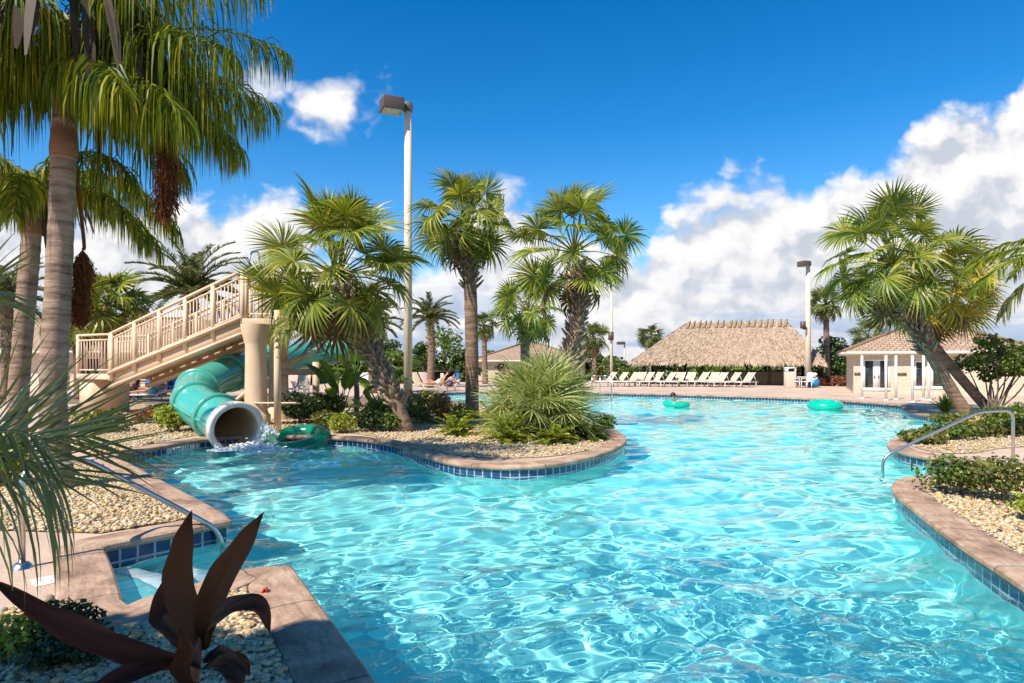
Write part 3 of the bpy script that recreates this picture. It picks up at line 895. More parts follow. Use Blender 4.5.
def pebbles(name, poly, n, size, seed, z=.01, sub=1, ymax=None, keep=.33):
    rng = np.random.default_rng(seed); V0, T0 = ico(sub)
    lo, hi = poly.min(0), poly.max(0)
    pt = rng.uniform(lo, hi, (int(n * 3), 2)); pt = pt[poly_dist_inside(pt, poly)]
    pt = pt[dist_to_pool(pt) > keep][:n]; n = len(pt)
    if n == 0: return
    s = size * rng.lognormal(0, .27, (n, 1)) * np.stack([rng.uniform(.85, 1.35, n), rng.uniform(.7, 1.0, n), rng.uniform(.45, .7, n)], 1)
    a = rng.uniform(0, 6.3, n); ca, sa = np.cos(a), np.sin(a)
    V = V0[None] * s[:, None, :] * rng.uniform(.88, 1.12, (n, len(V0), 1))
    tl = rng.normal(0, .3, (n, 2))
    X = V[..., 0] * ca[:, None] - V[..., 1] * sa[:, None]; Yv = V[..., 0] * sa[:, None] + V[..., 1] * ca[:, None]
    Zv = V[..., 2] + X * tl[:, :1] * .5 + Yv * tl[:, 1:] * .5 + s[:, 2:3] * .55 + rng.uniform(0, size * .7, (n, 1))
    P3 = np.stack([X + pt[:, :1], Yv + pt[:, 1:], Zv + z], -1).reshape(-1, 3)
    T = (T0[None] + np.arange(n)[:, None, None] * len(V0)).reshape(-1, 3)
    o = obj(name, MB().add(P3, None, T), M['pebble'], smooth=True); tag(o, kind='stuff'); return o


# foreground planter
b1, poly_fore = bed('foreground_gravel', [(392, 760), (352, 683), (262, 586), (240, 590), (160, 610), (120, 628), (60, 600), (0, 612), (-120, 640), (-400, 800)], .014, 'gravel', 0)
pebbles('foreground_pebbles', poly_fore, 8500, .0165, 3, .012, 2, keep=.36)
# gravel bed left of the pool
b2, poly_left = bed('left_gravel', [(217, 515), (122, 468), (60, 462), (-60, 470), (-160, 500), (-160, 540), (0, 531), (100, 534)], .012, 'gravel', 0)
pebbles('left_pebbles', poly_left, 15000, .020, 4, .01, 1, keep=.36)
# slide bank, peninsula and the beds on the right
b3, poly_bank = bed('slide_bank_gravel', [(112, 458), (150, 444), (207, 434), (250, 431), (330, 431), (400, 440), (450, 456), (500, 459), (560, 457), (600, 448), (612, 440), (590, 426), (520, 413), (450, 409), (400, 407), (330, 405), (240, 404), (100, 405), (40, 425), (40, 445)], .012, 'gravel', 1)
pebbles('bank_pebbles', poly_bank, 20000, .024, 5, .01, 1, keep=.36)
b4, poly_r1 = bed('right_gravel', [(905, 441), (925, 436), (960, 425), (975, 416), (1040, 408), (1160, 420), (1160, 440), (1010, 447), (960, 456), (915, 449)], .012, 'gravel', 1)
pebbles('right_pebbles', poly_r1, 6000, .024, 6, .01, 1, keep=.36)
b5, poly_r2 = bed('near_right_gravel', [(915, 484), (960, 478), (1100, 474), (1250, 500), (1300, 640), (1150, 620), (1040, 570), (960, 525), (912, 492)], .012, 'gravel', 0)
pebbles('near_right_pebbles', poly_r2, 14000, .021, 8, .01, 1, keep=.36)
sheet('planting_soil', np.array(g2([(-200, 405), (100, 404), (330, 405), (450, 408), (480, 406), (470, 402), (400, 397), (300, 396), (-200, 396)])), [], .008, M['mulch'], kind='structure')

def litter(name, poly, n, seed, z=.05):
    rng = np.random.default_rng(seed); pt = rng.uniform(poly.min(0), poly.max(0), (n * 4, 2)); pt = pt[poly_dist_inside(pt, poly)]; pt = pt[dist_to_pool(pt) > .25][:n]
    if len(pt) == 0: return
    p = np.c_[pt, z + rng.uniform(0, .015, len(pt))]; mb = MB(); add_leaves(mb, p, np.tile((0, 0, 1.0), (len(pt), 1)), .07, rng, 2.5, .22)
    tag(obj(name, mb, M['dead']), kind='stuff')


# entry steps with white nosing in the little inlet at left
for i, (px0, py0, px1, py1, z) in enumerate([(108, 566, 134, 604, -.34)]):
    pass
a0, a1 = G(99, 549)[:2], G(121, 606)[:2]


def inlet_step(dist, z, name):
    ctr = (a0 + a1) / 2; ax = np.array(g2([(226, 523)])[0]) - np.array(g2([(106, 546)])[0]); ax /= np.linalg.norm(ax)
    sdv = np.array((ax[1], -ax[0])); half = .62
    t = np.linspace(-1, 1, 11); line = np.array([ctr + sdv * half * s * 1.25 + ax * (dist + .10 * (1 - s * s)) for s in t])
    back = np.array([ctr + sdv * half * s * 1.25 - ax * .45 for s in t])
    V = np.concatenate([np.c_[back, np.full(11, z)], np.c_[line, np.full(11, z)], np.c_[line, np.full(11, -1.34)]])
    i = np.arange(10)
    mb = MB().add(V, np.concatenate([np.stack([i, i + 1, i + 12, i + 11], 1), np.stack([i + 11, i + 12, i + 23, i + 22], 1)]))
    o = obj(name, mb, M['plaster']); tag(o, kind='structure'); o.cycles.is_caustics_receiver = True
    ln2 = np.array([ctr + sdv * half * s * 1.2 + ax * (dist - .17 + .10 * (1 - s * s)) for s in t])
    V = np.concatenate([np.c_[ln2, np.full(11, z + .006)], np.c_[line + ax * .006, np.full(11, z + .006)], np.c_[line + ax * .006, np.full(11, z - .05)]])
    mb = MB().add(V, np.concatenate([np.stack([i, i + 1, i + 12, i + 11], 1), np.stack([i + 11, i + 12, i + 23, i + 22], 1)]))
    o = obj(name + '_nosing', mb, M['nosing']); tag(o, kind='structure'); o.cycles.is_caustics_receiver = True


inlet_step(.40, -.225, 'pool_step'); inlet_step(.85, -.55, 'lower_pool_step')

# ------------------------------------------------------------------ pool details
def text_mesh(name, body, size, loc, rot, mat, parent=None, depth=.002):
    cu = bpy.data.curves.new(name, 'FONT'); cu.body = body; cu.size = size; cu.align_x = 'CENTER'; cu.align_y = 'CENTER'; cu.extrude = depth
    tmp = bpy.data.objects.new(name, cu); COL.objects.link(tmp)
    dg = bpy.context.evaluated_depsgraph_get(); me = bpy.data.meshes.new_from_object(tmp.evaluated_get(dg))
    bpy.data.objects.remove(tmp)
    o = bpy.data.objects.new(name, me); COL.objects.link(o); me.materials.append(mat)
    Mx = Matrix.Translation(Vector([float(a) for a in loc])) @ rot.to_4x4()
    off = ORG[parent] if parent is not None else np.zeros(3)
    o.matrix_local = Matrix.Translation(Vector([-float(a) for a in off])) @ Mx
    if parent is not None: o.parent = parent
    return o


# white depth marker tiles on the waterline left of the slide
i0 = int(np.argmin(np.linalg.norm(POOL - G(182, 443.5)[:2], axis=1)))
pc = POOL[i0]; nn = NRM[i0] / np.linalg.norm(NRM[i0]); tg = np.array((-nn[1], nn[0]))
if tg[0] < 0: tg = -tg
mk = thing('depth_marker', (pc[0], pc[1], -.10), 'white lettered depth tiles set in the blue waterline band left of the green slide', 'depth marker')
mb = MB(); face = np.array((-nn[0], -nn[1], 0)); ctr = np.array((pc[0], pc[1], -.105)) + face * .012
mb.bar(ctr - np.array((*tg, 0)) * .47, ctr + np.array((*tg, 0)) * .47, .012, .15); obj('plate', mb, M['white'], mk)
rot = Matrix((Vector((tg[0], tg[1], 0)), Vector((0, 0, 1)), Vector((face[0], face[1], 0)))).transposed()
text_mesh('lettering', 'DEPTH  3', .17, ctr + face * .0075, rot, M['navy_cloth'], mk)

c = G(56, 579, .002)
mk = thing('deck_marker', c, 'white square safety tile set flush in the tan deck beside the pool steps', 'deck marker')
mb = MB().box(c + (0, 0, .004), (.30, .21, .008), R(48)); obj('plate', mb, M['white'], mk)
mb = MB()
for r_ in range(3):
    for q in range(5):
        if (r_ * 5 + q) % 4 == 3: continue
        off = np.array((math.cos(R(48)) * (-.1 + q * .05) - math.sin(R(48)) * (-.055 + r_ * .055), math.sin(R(48)) * (-.1 + q * .05) + math.cos(R(48)) * (-.055 + r_ * .055), .0085))
        mb.box(c + off, (.034, .022, .002), R(48))
obj('worn_print', mb, M['pink_cloth'], mk)


def handrail(name, pts, r, label, flange):
    pts = [np.array(p, float) for p in pts]
    root = thing(name, pts[0], label, 'handrail')
    # round the corners
    out = [pts[0]]
    for a, b, c_ in zip(pts[:-2], pts[1:-1], pts[2:]):
        d1, d2 = np.linalg.norm(a - b), np.linalg.norm(c_ - b); k = min(.17, d1 * .45, d2 * .45)
        p0, p2 = b + (a - b) / d1 * k, b + (c_ - b) / d2 * k
        for t in np.linspace(0, 1, 8): out.append((1 - t) ** 2 * p0 + 2 * t * (1 - t) * b + t * t * p2)
    out.append(pts[-1])
    obj('rail', MB().tube(out, r, 16), M['steel'], root, smooth=True)
    obj('flange', MB().lathe([(r, .05), (.05, .045), (.075, .012), (.08, 0)], flange, 20), M['steel'], root, smooth=True)
    return root


base = G(22, 568)
handrail('handrail', [base, base + (0, 0, .83), np.array((-4.02, 6.02, .80)), np.array((-3.06, 6.72, -.06)), np.array((-3.04, 6.73, -.55))], .026,
         'bent stainless steel handrail with its post on the tan deck beside the left pool steps', base)
base = G(1013, 463); wl = G(881, 474, ZW)
handrail('handrail', [base, base + (0, 0, .90), np.array((7.95, 10.9, .87)), np.array((6.33, 10.92, .10)), np.array((6.30, 10.92, -.9))], .026,
         'bent stainless steel handrail reaching from the right hand bank down into the water', base)

# ------------------------------------------------------------------ slide tower
PE, PD = M['peach'], M['peach_dark']
Bt = np.array((*P(112, 383, 20.5)[:2], 1.34)); Tp = np.array((*P(243, 318, 17.6)[:2], 2.92))
sdir = Tp - Bt; sdir[2] = 0; run = np.linalg.norm(sdir); sdir /= run; sp = np.array((-sdir[1], sdir[0], 0))
if sp[1] < 0: sp = -sp
WID = 1.25; up = np.array((0, 0, 1.0))
tw = thing('slide_tower', G(256, 425), 'peach painted stair and railed platform on round columns above the green slide', 'slide tower')
px_end = np.array((-4.3, 18.9, 2.92))
plat_dir = np.array((1.0, .12, 0)); plat_dir /= np.linalg.norm(plat_dir); psd = np.array((-plat_dir[1], plat_dir[0], 0))
PL = 2.9
mb = MB(); pc = Tp + plat_dir * PL / 2 + psd * .75
mb.bar(Tp + psd * .75 - (0, 0, .10), Tp + plat_dir * PL + psd * .75 - (0, 0, .10), 1.7, .2); obj('platform', mb, PE, tw, bevel=.02)
land = Bt - sdir * 1.9
mb = MB(); mb.bar(land + sp * WID / 2 - (0, 0, .09), Bt + sp * WID / 2 - (0, 0, .09), WID + .15, .18); obj('landing', mb, PE, tw, bevel=.02)
mb = MB(); mb.bar(land + sp * WID / 2 - (0, 0, .76), land + sdir * .8 + sp * WID / 2 - (0, 0, .76), WID - .05, 1.14); obj('landing_base', mb, PE, tw)
for s_ in (0, WID):
    a = Bt + sp * (s_ + .06) - (0, 0, .19) - sdir * .1; b = Tp + sp * (s_ + .06) - (0, 0, .19)
    mb = MB(); mb.bar(a, b, .07, .40); obj('stringer', mb, PD, tw)  # web's darker peach puts the shade between the flanges into the colour
    for dz, w_, h_ in ((.215, .34, .07), (-.225, .30, .08)):
        mb = MB(); mb.bar(a + (0, 0, dz), b + (0, 0, dz), w_, h_); obj('stringer_flange', mb, PE, tw)
nst = 11
for i in range(nst):
    f = (i + .5) / nst; p = Bt + (Tp - Bt) * f + sp * .06
    mb = MB(); mb.bar(p + up * .02, p + up * .02 + sp * (WID - .12), .30, .05); obj('tread', mb, PD, tw)


mb = MB(); mb.bar(Bt + sp * WID / 2 - (0, 0, .14), Tp + sp * WID / 2 - (0, 0, .14), WID - .10, .05); obj('stair_soffit', mb, PD, tw)


def railing(a, b, h, nb, posts, name='railing'):
    """sloped railing along a-b; balusters and posts are its pieces"""
    a = np.array(a, float); b = np.array(b, float)
    mb = MB(); mb.bar(a + up * h, b + up * h, .075, .075); r_ = obj(name, mb, PE, tw)
    ORG[r_] = ORG[tw]
    mb = MB(); mb.bar(a + up * (h - .17), b + up * (h - .17), .04, .05); obj('mid_rail', mb, PE, r_)
    mb = MB(); mb.bar(a + up * .13, b + up * .13, .04, .05); obj('bottom_rail', mb, PE, r_)
    for f in np.linspace(0, 1, posts):
        p = a + (b - a) * f; mb = MB(); mb.box(p + up * (h * .5 - .1), (.11, .11, h + .24)); obj('post', mb, PE, r_)
    for i in range(nb):
        f = (i + 1) / (nb + 1); p = a + (b - a) * f
        mb = MB(); mb.box(p + up * (h * .5 - .02), (.025, .025, h - .25)); obj('baluster', mb, PE, r_)


railing(Bt, Tp, 1.32, 40, 6); railing(Bt + sp * WID, Tp + sp * WID, 1.32, 40, 6)
railing(land, Bt - sdir * .05, 1.28, 10, 2); railing(land + sp * WID, Bt + sp * WID - sdir * .05, 1.28, 10, 2)
railing(Tp + plat_dir * .08, Tp + plat_dir * PL, 1.32, 16, 3)
railing(Tp + plat_dir * .08 + psd * 1.5, Tp + plat_dir * PL + psd * 1.5, 1.32, 16, 3)


def column(c, zt, r, flare=True):
    c = np.array(c, float)
    pr = [(r * 1.25, 0), (r * 1.25, .30), (r * 1.08, .34), (r * .98, .45), (r * .92, zt * .6), (r * .92, zt - .55), (r * 1.02, zt - .45), (r * 1.28, zt - .12), (r * 1.30, zt)]
    if not flare: pr = [(r, 0), (r, zt)]
    o = obj('column', MB().lathe(pr, c, 28), PE, tw, smooth=False)
    return o


column(G(256, 426), 2.74, .30); column(G(275, 420) + (0, .3, 0), 2.74, .30)
cp = G(277.5, 432)
mb = MB().tube([cp, cp + up * 3.0], .085, 16); obj('support_pole', mb, PE, tw, smooth=True)
mb = MB(); mb.bar(P(240, 403, 17.3), P(300, 403, 16.2), .045, .045); obj('tie_bar', mb, PE, tw)
mb = MB(); mb.bar(P(226, 408, 17.2), P(249, 390, 17.3), .07, .09); obj('diagonal_brace', mb, PE, tw)
mb = MB(); mb.bar(P(283, 366, 18.2), P(322, 348, 21.2), .10, .14); obj('diagonal_brace', mb, PE, tw)
mb = MB(); mb.bar(P(283, 372, 18.4), P(322, 372, 21.0), .10, .18); obj('cross_beam', mb, PD, tw)
mb = MB(); mb.bar(P(316, 362, 21.4), P(316, 415, 21.4), .18, .18); mb.bar(P(322, 362, 21.4), P(332, 380, 21.4), .1, .1); obj('rear_post', mb, PD, tw)
hp = [P(249.5, 285, 17.7), P(249.5, 262, 17.7), P(251, 254, 17.8), P(255, 252, 18), P(259, 255, 18.3), P(260, 285, 18.4)]
obj('grab_hoop', MB().tube(spline(hp, 20), .028, 8), M['steel'], tw, smooth=True)

# ------------------------------------------------------------------ the green tube slide
ctl = [(P(300, 316, 18.9)), (P(335, 320, 19.6)), (P(362, 332, 21.5)), (P(356, 345, 23.8)), (P(322, 352, 24.0)), (P(288, 359, 22.3)), (P(255, 366.5, 20.6)), (P(222, 376, 18.9)),
       (P(199, 388, 17.5)), (P(193, 399, 16.4)), (P(203, 409, 15.6)), (P(221, 419, 14.9)), (P(236, 428, 14.2))]
sp_ = spline(ctl, 90)
ws = thing('water_slide', G(236, 452, ZW), 'closed green tube slide curving down to a pale round mouth at the water', 'water slide')


def sect(a, b, r=.50, n=28):
    return MB().tube(sp_[a:b + 1], r, n, False)


cuts = [0, 14, 28, 40, 50, 60, 70, 80, 89]
for a, b in zip(cuts[:-1], cuts[1:]):
    obj('tube_section', sect(a, b), M['slide'], ws, smooth=True)
for a in cuts[1:-1]:
    seg = sp_[a - 1:a + 2]; d = unit(seg[2] - seg[0])
    mb = MB().tube([sp_[a] - d * .055, sp_[a] - d * .05, sp_[a] + d * .05, sp_[a] + d * .055], [.50, .575, .575, .50], 28, False); obj('joint_flange', mb, M['slide'], ws)
inn = MB().tube(sp_[40:90], .465, 32, False); obj('bore', inn, M['slide_in'], ws, smooth=True)
d = unit(sp_[-1] - sp_[-3]); e = sp_[-1]
def loft(mb, prof, c, ax, n=40):
    ref = unit(np.cross(ax, up)); w_ = np.cross(ref, ax); a = np.linspace(0, 2 * math.pi, n, endpoint=False)
    V = np.concatenate([c + ax * t + r * (np.cos(a)[:, None] * ref + np.sin(a)[:, None] * w_) for r, t in prof])
    i = np.arange(len(prof) - 1)[:, None] * n; j = np.arange(n)[None, :]; j2 = (j + 1) % n
    return mb.add(V, np.stack([i + j, i + j2, i + n + j2, i + n + j], -1).reshape(-1, 4))


mb = loft(MB(), [(.50, -.24), (.575, -.20), (.60, .0), (.60, .05), (.575, .075), (.50, .07), (.468, .03), (.462, -.10)], e, d); obj('mouth_rim', mb, M['slide_rim'], ws)
# seam lip along the side of each section
seam = []
for i in range(0, 90):
    t = unit(sp_[min(i + 1, 89)] - sp_[max(i - 1, 0)]); n_ = unit(np.cross(t, up)); seam.append(sp_[i] + n_ * .50 * (-1))
obj('seam_lip', MB().tube(np.array(seam)[28:88], .035, 6, False), M['slide'], ws, smooth=True)
seam2 = np.array([2 * sp_[i] - seam[i] for i in range(90)])
obj('seam_lip', MB().tube(seam2[28:88], .035, 6, False), M['slide'], ws, smooth=True)
mb = MB(); mb.bar(G(196, 428), P(196, 410, 16.6), .12, .12); obj('cradle_leg', mb, PE, ws)

# white water pouring out of the mouth
rng = np.random.default_rng(44)
mb = MB(); V0, T0 = ico(1); e2 = G(246, 451, ZW)
V0, T0 = ico(2)
for i in range(1300):
    f = rng.random(); r_ = .08 + .95 * f ** .7; a = rng.uniform(-2.4, 1.9)
    s = rng.uniform(.005, .030) * (1.15 - .7 * f)
    p = e2 + np.array((math.sin(a) * r_ * 1.0 + .16, -math.cos(a) * r_ * .75 + .30, .0 + abs(rng.normal(0, .08)) * (1 - f) ** 1.5))
    mb.add(V0 * s * np.array((1.9, 1.9, .55)) + p, None, T0)
# the skirt of water falling from the lower right of the rim
ref_ = unit(np.cross(d, up)); w__ = np.cross(ref_, d); na, nb_ = 60, 14
aa = np.linspace(-2.5, .25, na); rows_ = []
for k in range(nb_):
    f = k / (nb_ - 1); rr = .50 + .34 * f
    ring_ = e + d * (.05 + .22 * f) + rr * (np.cos(aa)[:, None] * ref_ * (1 if ref_[0] > 0 else -1) + np.sin(aa)[:, None] * w__ * (1 if w__[2] > 0 else -1))
    ring_[:, 2] -= .30 * f ** 1.6; ring_ += rng.normal(0, .012, ring_.shape) + (.02 * np.sin(aa * 21 + f * 3))[:, None] * d
    ring_[:, 2] = np.maximum(ring_[:, 2], ZW - .05); rows_.append(ring_)
kk = np.arange(nb_ - 1)[:, None] * na + np.arange(na - 1)[None]
mb.add(np.concatenate(rows_), np.stack([kk, kk + 1, kk + na + 1, kk + na], -1).reshape(-1, 4))
for i in range(500):
    f = rng.random(); a = rng.uniform(-2.5, .25); rr = .50 + .36 * f
    p = e + d * (.06 + .25 * f) + rr * (math.cos(a) * ref_ * (1 if ref_[0] > 0 else -1) + math.sin(a) * w__ * (1 if w__[2] > 0 else -1)) + rng.normal(0, .025, 3)
    p[2] = max(p[2] - .30 * f ** 1.6, ZW); mb.add(V0 * rng.uniform(.005, .02) * np.array((1, 1, 1.8)) + p, None, T0)
o = obj('splash', mb, M['foam'], smooth=True); tag(o, kind='stuff')

# ------------------------------------------------------------------ swim rings
def swim_ring(c, R_, r, mat, label, tilt=(0, 0)):
    Mx = np.array((Matrix.Rotation(tilt[0], 3, 'X') @ Matrix.Rotation(tilt[1], 3, 'Y')))
    root = thing('swim_ring', c, label, 'swim ring', 'green swim rings on the water')
    obj('tube', MB().torus(c, R_, r, 56, 16, Mx), mat, root, smooth=True)
    mb = MB().tube([np.array(c) + Mx @ np.array((R_ * .6, -R_ * .6, r * .95)), np.array(c) + Mx @ np.array((R_ * .6, -R_ * .6, r * 1.15))], .025, 8); obj('valve', mb, M['white'], root)
    return root


swim_ring(G(296, 446, ZW) + (0, .1, .10), .56, .19, M['float_dark'], 'dark green swim ring floating by the bank right of the slide mouth', (R(14), R(-4)))
swim_ring(G(825, 409, ZW) + (0, 0, .14), .48, .20, M['float'], 'empty bright green swim ring floating near the far deck', (R(4), 0))
ringc = G(677, 407, ZW) + (0, .1, .12)
swim_ring(ringc, .42, .15, M['float'], 'bright green swim ring carrying the dark haired swimmer', (R(3), R(3)))

# ------------------------------------------------------------------ people
def skin_body(name, verts, edges, radii, mat, root, sub=2):
    me = bpy.data.meshes.new(name); me.from_pydata([tuple(np.array(v) - ORG[root]) for v in verts], edges, []); me.update()
    o = bpy.data.objects.new(name, me); COL.objects.link(o); o.parent = root; ORG[o] = ORG[root]
    md = o.modifiers.new('skin', 'SKIN'); md.use_smooth_shade = True; md.branch_smoothing = .6
    for v, r_ in zip(me.skin_vertices[0].data, radii): v.radius = (r_, r_)
    me.skin_vertices[0].data[0].use_root = True
    s = o.modifiers.new('sub', 'SUBSURF'); s.levels = sub; s.render_levels = sub
    me.materials.append(mat); return o


def person(label, J, mat, group=None, cloth=(), hair='hair', face=(0, -1, 0)):
    """J: joints pelvis, chest, neck, head, l/r shoulder elbow hand, l/r hip knee foot"""
    J = {k: np.array(v, float) for k, v in J.items()}
    root = thing('person', J['pelvis'], label, 'person', group)
    names = ['pelvis', 'waist', 'chest', 'neck', 'head0', 'head1']
    J['waist'] = (J['pelvis'] + J['chest']) / 2
    hd = unit(J['head'] - J['neck']); J['head0'] = J['head'] - hd * .05; J['head1'] = J['head'] + hd * .07
    r_ = {'pelvis': .135, 'waist': .115, 'chest': .14, 'neck': .055, 'head0': .075, 'head1': .088}
    ed = [('pelvis', 'waist'), ('waist', 'chest'), ('chest', 'neck'), ('neck', 'head0'), ('head0', 'head1')]
    for s in 'lr':
        for k, q, rr in (('shoulder', 'chest', .062), ('elbow', 'shoulder', .043), ('hand', 'elbow', .03), ('hip', 'pelvis', .095), ('knee', 'hip', .06), ('foot', 'knee', .04)):
            if s + k in J:
                names.append(s + k); r_[s + k] = rr; ed.append((s + q if q not in ('chest', 'pelvis') else q, s + k))
        if s + 'hand' in J:
            hv = unit(J[s + 'hand'] - J[s + 'elbow']); sv = unit(np.cross(hv, up) + 1e-3)
            J[s + 'palm'] = J[s + 'hand'] + hv * .07; names.append(s + 'palm'); r_[s + 'palm'] = .026; ed.append((s + 'hand', s + 'palm'))
            for q, (o_, l_) in enumerate(((-.03, .075), (-.01, .085), (.01, .08), (.03, .065))):
                n_ = s + 'finger%d' % q; J[n_] = J[s + 'palm'] + hv * l_ + sv * o_ * 1.3 - up * .015; names.append(n_); r_[n_] = .009; ed.append((s + 'palm', n_))
            n_ = s + 'thumb'; J[n_] = J[s + 'hand'] + hv * .06 + sv * .06; names.append(n_); r_[n_] = .011; ed.append((s + 'hand', n_))
        if s + 'foot' in J and s + 'toe' in J:
            names.append(s + 'toe'); r_[s + 'toe'] = .03; ed.append((s + 'foot', s + 'toe'))
    ix = {n: i for i, n in enumerate(names)}
    skin_body('body', [J[n] for n in names], [(ix[a], ix[b]) for a, b in ed], [r_[n] for n in names], mat, root)
    f = unit(np.array(face, float)); hc = J['head'] + hd * .02
    hs = MB(); V0, T0 = ico(3)
    V = V0 * .118; V = V[:]; hs.add(np.where((V @ f)[:, None] > .055, V * .80, V) + hc + hd * .022 - f * .012, None, T0)
    if hair: obj('hair', hs, M[hair], root, smooth=True)
    sv = unit(np.cross(f, hd))
    fm = MB()
    for s in (-1, 1): fm.add(ico(1)[0] * np.array((.014, .014, .014)) + hc + f * .088 + sv * s * .035 + hd * .01, None, ico(1)[1])
    obj('eye', fm, M['hair'], root)
    nm = MB(); nm.tube([hc + f * .085 + hd * .005, hc + f * .112 - hd * .025], [.008, .016], 6); obj('nose', nm, mat, root)
    for s in (-1, 1): obj('ear', MB().add(ico(1)[0] * .022 + hc + sv * s * .088, None, ico(1)[1]), mat, root)
    for nm_, a, b, r0, r1, mt in cloth:
        pa, pb = J[a], J[b]; dd = pb - pa
        obj(nm_, MB().tube([pa - dd * .15, pa + dd * .5, pb + dd * .1], [r0, (r0 + r1) / 2, r1], 16), M[mt], root, smooth=True)
    return root


# swimmer in the ring, leaning on its edge, one arm along the tube
o3 = ringc + np.array((-.10, .12, .0))
person('swimmer with dark hair leaning over a green swim ring, one arm along it',
       dict(pelvis=o3 + (.02, .1, -.55), chest=o3 + (.0, .0, -.02), neck=o3 + (-.01, -.01, .19), head=o3 + (-.02, -.03, .34), lshoulder=o3 + (-.19, -.02, .12), lelbow=o3 + (-.33, -.22, .10), lhand=o3 + (-.16, -.42, .14),
            rshoulder=o3 + (.18, -.01, .12), relbow=o3 + (.42, -.10, .14), rhand=o3 + (.66, -.15, .10)),
       M['skin'], cloth=[('swimsuit', 'pelvis', 'chest', .15, .165, 'navy_cloth')])

# ------------------------------------------------------------------ lamp posts
def lamp_post(base, h, r0, r1, label, head, sides=4):
    base = np.array(base, float)
    root = thing('lamp_post', base, label, 'lamp post', 'lamp posts round the pool')
    obj('pole', MB().tube([base, base + up * h * .5, base + up * h], [r0, (r0 + r1) / 2, r1], sides * 4 if sides > 4 else 8, True), M['lamp_pole'], root)
    top = base + up * h
    if head:
        w, dp, ht, arm, side = head
        mb = MB(); mb.box(top + up * .02, (r1 * 2.3, r1 * 2.3, .34)); obj('pole_cap', mb, M['bronze'], root, bevel=.01)
        mb = MB(); mb.bar(top + up * (-.02), top + side * arm + up * (-.02), .12, .16); obj('arm', mb, M['bronze'], root, bevel=.01)
        hc = top + side * (arm + w / 2) + up * (.0)
        rz = math.atan2(side[1], side[0])
        mb = MB(); mb.box(hc, (w, dp, ht), rz); hd = obj('lamp_head', mb, M['bronze'], root, bevel=.02); ORG[hd] = ORG[root]
        mb = MB(); mb.box(hc - up * (ht / 2 + .012), (w * .88, dp * .88, .03), rz); obj('lens', mb, M['lens'], hd)
    return root


b = G(408, 408); hgt = P(405, 108, b[1])[2]
lamp_post(b, hgt, .17, .135, 'tall tan concrete lamp post with a boxy bronze floodlight behind the leaning palm', (.80, .72, .46, .22, unit(np.array((-1, -.45, 0)))))
b = G(808, 386.5); hgt = P(803.5, 264, b[1])[2]
lp = lamp_post(b, hgt, .23, .15, 'tall cream lamp post with a flat bronze head standing in front of the thatched hut', (.55, .7, .36, .12, unit(np.array((-1, -.3, 0)))))
mb = MB(); mb.box(P(803, 325, b[1] - .3), (.28, .28, .5)); mb.bar(P(803, 329, b[1] - .25), P(808, 329, b[1]), .08, .08); obj('small_spotlight', mb, M['bronze'], lp)
b = G(611.5, 383); hgt = P(611, 285, b[1])[2]
lp = lamp_post(b, hgt, .13, .10, 'slender cream lamp post rising above the far deck left of the hut', None)
mb = MB(); mb.box(P(611, 336, b[1] - .1), (.4, .4, .7)); obj('small_spotlight', mb, M['bronze'], lp)
b = G(624.5, 374.5); hgt = P(624, 343, b[1])[2]
lp = lamp_post(b, hgt, .12, .1, 'very thin distant lamp post seen against the sky beside the hut', (1.0, .9, .4, .1, unit(np.array((-1, 0, 0)))))

# ------------------------------------------------------------------ thatched hut
HL, HD = 13.95, 8.0


